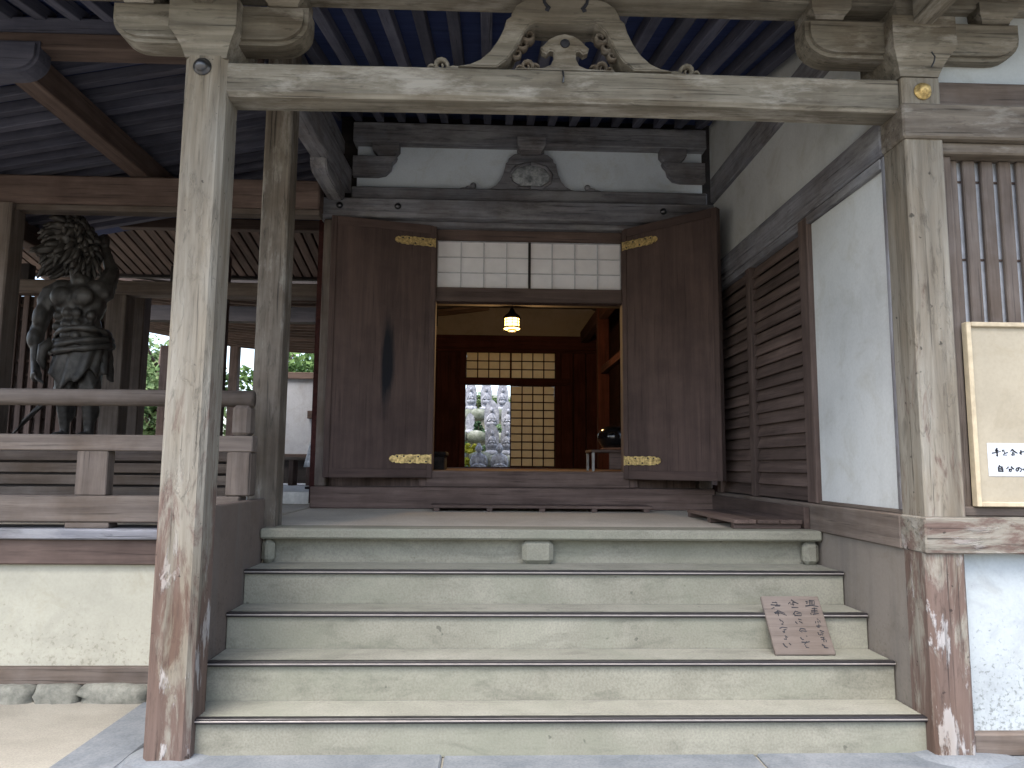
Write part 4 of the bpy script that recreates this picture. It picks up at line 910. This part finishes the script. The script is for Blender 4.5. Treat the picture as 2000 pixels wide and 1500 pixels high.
for x, lab in ((-.215, 'seated stone figure at the left of the garden opening, lower edge'), (.29, 'seated stone figure at the right of the garden opening, lower edge')):
    t = thing('garden_figure', (x, 17.6, 1.12), lab, 'statue', 'seated stone figures behind the hall')
    b_ = bmesh.new(); ellipsoid(b_, (0, 0, .12), (.25, .20, .12)); ellipsoid(b_, (0, .02, .34), (.165, .12, .20)); cone = [(-1, .16), (1, .16)]
    for sx, xx in cone: ellipsoid(b_, (sx*xx, 0, .34), (.055, .07, .15), (0, -sx*.2, 0)); ellipsoid(b_, (sx*.09, -.12, .22), (.10, .045, .04), (0, sx*.3, .2*sx))
    ellipsoid(b_, (0, 0, .54), (.05, .05, .05)); ellipsoid(b_, (0, 0, .63), (.085, .09, .105)); ellipsoid(b_, (0, .01, .735), (.045, .045, .035)); ellipsoid(b_, (0, -.085, .625), (.014, .016, .022))
    for sx in (-1, 1): ellipsoid(b_, (sx*.085, 0, .62), (.012, .02, .035))
    bo = link('body', bm_mesh(b_, smooth=True), t, (x, 17.6, 1.14), gs_m); r_ = bo.modifiers.new('remesh', 'REMESH'); r_.mode = 'VOXEL'; r_.voxel_size = .014; r_.use_smooth_shade = True
    link('plinth', rock_mesh(.56, .46, .14, gs_m, int(90+x*30), boxy=.8), t, (x, 17.6, 1.13))

# ------------------------------------------------------------------ foliage
def leaf_cloud(c, r, n, size, rng, lumps=14):
    vs_, fs = [], []
    cl = []
    for k in range(lumps):
        while True:
            p = Vector((rng.uniform(-1, 1), rng.uniform(-1, 1), rng.uniform(-1, 1)))
            if p.length < 1: break
        cl.append((p*.75, rng.uniform(.25, .45)))
    for i in range(n):
        p, q = rng.choice(cl); d = Vector((rng.gauss(0, 1), rng.gauss(0, 1), rng.gauss(0, 1))).normalized()*q*rng.uniform(.6, 1.0)
        o = Vector(((p.x+d.x)*r[0], (p.y+d.y)*r[1], (p.z+d.z)*r[2])) + Vector(c)
        e = Euler((rng.uniform(-1, 1), rng.uniform(-1, 1), rng.uniform(0, 6.28))).to_matrix(); s = size*rng.uniform(.6, 1.3)
        b = len(vs_)
        vs_ += [o+e @ Vector(v)*s for v in ((-.5, 0, 0), (0, -.28, .05), (.5, 0, 0), (0, .28, .05))]; fs.append((b, b+1, b+2, b+3))
    me = bpy.data.meshes.new('leaves'); me.from_pydata(vs_, [], fs); return me
def tree(loc, h, cr, n, size, lab, cols, seed):
    t = thing('tree', loc, lab, 'tree', 'trees beyond the temple'); rng = random.Random(seed)
    b = bmesh.new(); tube_bm(b, [(0, 0, 0), (.08, .05, h*.3), (-.05, .1, h*.6), (.05, 0, h*.9)], [.22, .17, .12, .04], 8)
    for k in range(7):
        z = h*(.35+.07*k); a = rng.uniform(0, 6.28); L = cr[0]*rng.uniform(.5, .85)
        tube_bm(b, [(0, .05, z), (math.cos(a)*L*.5, math.sin(a)*L*.5, z+.3), (math.cos(a)*L, math.sin(a)*L, z+.8)], [.07, .045, .015], 6)
    link('trunk', bm_mesh(b, smooth=True), t, loc, wood('brown', 'z'))
    link('crown', leaf_cloud((0, 0, h*.66), cr, n, size, rng, 22), t, loc, leaves(*cols))
G1 = ('leaf_mid', (.05, .10, .035), (.16, .24, .09)); G2 = ('leaf_pale', (.10, .17, .07), (.26, .34, .17)); G3 = ('leaf_dark', (.03, .07, .04), (.09, .16, .08))
for a in [((-10.5, 23, 0), 5.6, (2.6, 2.2, 2.6), 9000, .24, 'tall pale green tree seen between the two left posts', G2, 1),
          ((-14.5, 26, 0), 7.0, (3.2, 2.6, 3.4), 9000, .27, 'dense dark green tree behind the left lattice and passage post', G3, 2),
          ((-7.0, 24, 0), 5.2, (2.4, 2.0, 2.5), 9000, .22, 'bright green tree above the white passage wall', G1, 3),
          ((-8.5, 15.0, 0), 3.6, (1.3, 1.2, 1.7), 6500, .15, 'blue-green leafy tree close behind the veranda', G3, 4),
          ((-19.5, 25, 0), 7.5, (3.4, 2.8, 3.6), 4200, .28, 'broad tree at the far left beyond the veranda', G1, 5),
          ((-1.5, 30, 3.0), 5.4, (3.0, 2.2, 2.6), 4200, .25, 'leafy tree above the stone terraces at the left', G2, 6),
          ((2.4, 30, 3.0), 5.6, (3.0, 2.2, 2.6), 4200, .25, 'leafy tree above the stone terraces at the right', G1, 7)]: tree(*a)
def bush(loc, r, n, lab, cols, seed, size=.07):
    t = thing('shrub', loc, lab, 'shrub', 'shrubs among the steles'); rng = random.Random(seed)
    b = bmesh.new()
    for k in range(4): a = rng.uniform(0, 6.28); tube_bm(b, [(0, 0, -.05), (math.cos(a)*r*.3, math.sin(a)*r*.3, r*.6), (math.cos(a)*r*.5, math.sin(a)*r*.5, r)], [.012, .009, .004], 5)
    link('stem', bm_mesh(b), t, loc, wood('brown', 'z')); link('foliage', leaf_cloud((0, 0, r*.85), (r, r*.8, r*.8), n, size, rng, 12), t, loc, leaves(*cols))
YG = ('leaf_yellow', (.30, .32, .04), (.52, .50, .09)); PG = ('leaf_mint', (.15, .26, .14), (.32, .42, .26))
bush((-.42, 18.5, 1.60), .20, 900, 'round yellow-green shrub among the steles', YG, 11)
bush((-.52, 17.9, 1.22), .24, 900, 'wide yellow shrub below the round one, left of the stone figures', YG, 12)
bush((-.58, 17.25, 1.10), .20, 800, 'pale green shrub at the lower left of the garden view', PG, 13)
bush((-.05, 18.95, 1.64), .16, 700, 'small green shrub between the lower steles', PG, 14)
bush((-.25, 19.75, 2.2), .22, 800, 'dark green shrub on the second terrace', G3, 15)
bush((.33, 19.9, 2.2), .18, 700, 'small bright shrub between the two second-terrace steles', PG, 16)

for i, (x, y, z, r, c) in enumerate(((-.95, 23.0, 2.98, .42, G1), (-.25, 23.2, 2.98, .46, G2), (.22, 22.9, 2.98, .34, G1), (.75, 23.1, 2.98, .44, G2), (-.30, 20.6, 2.22, .20, PG), (.34, 18.75, 1.62, .14, PG), (-.72, 19.4, 1.62, .26, G3))):
    bush((x, y, z), r, 1100, ('leafy shrub at the far left behind the top row of steles', 'tall pale shrub behind the left pair of top steles', 'green shrub behind the right pair of top steles', 'pale shrub at the far right behind the top steles', 'low pale shrub behind the small left stele', 'tiny pale shrub between the two lowest steles', 'dark shrub at the left edge of the lowest terrace')[i], c, 40+i, .08)
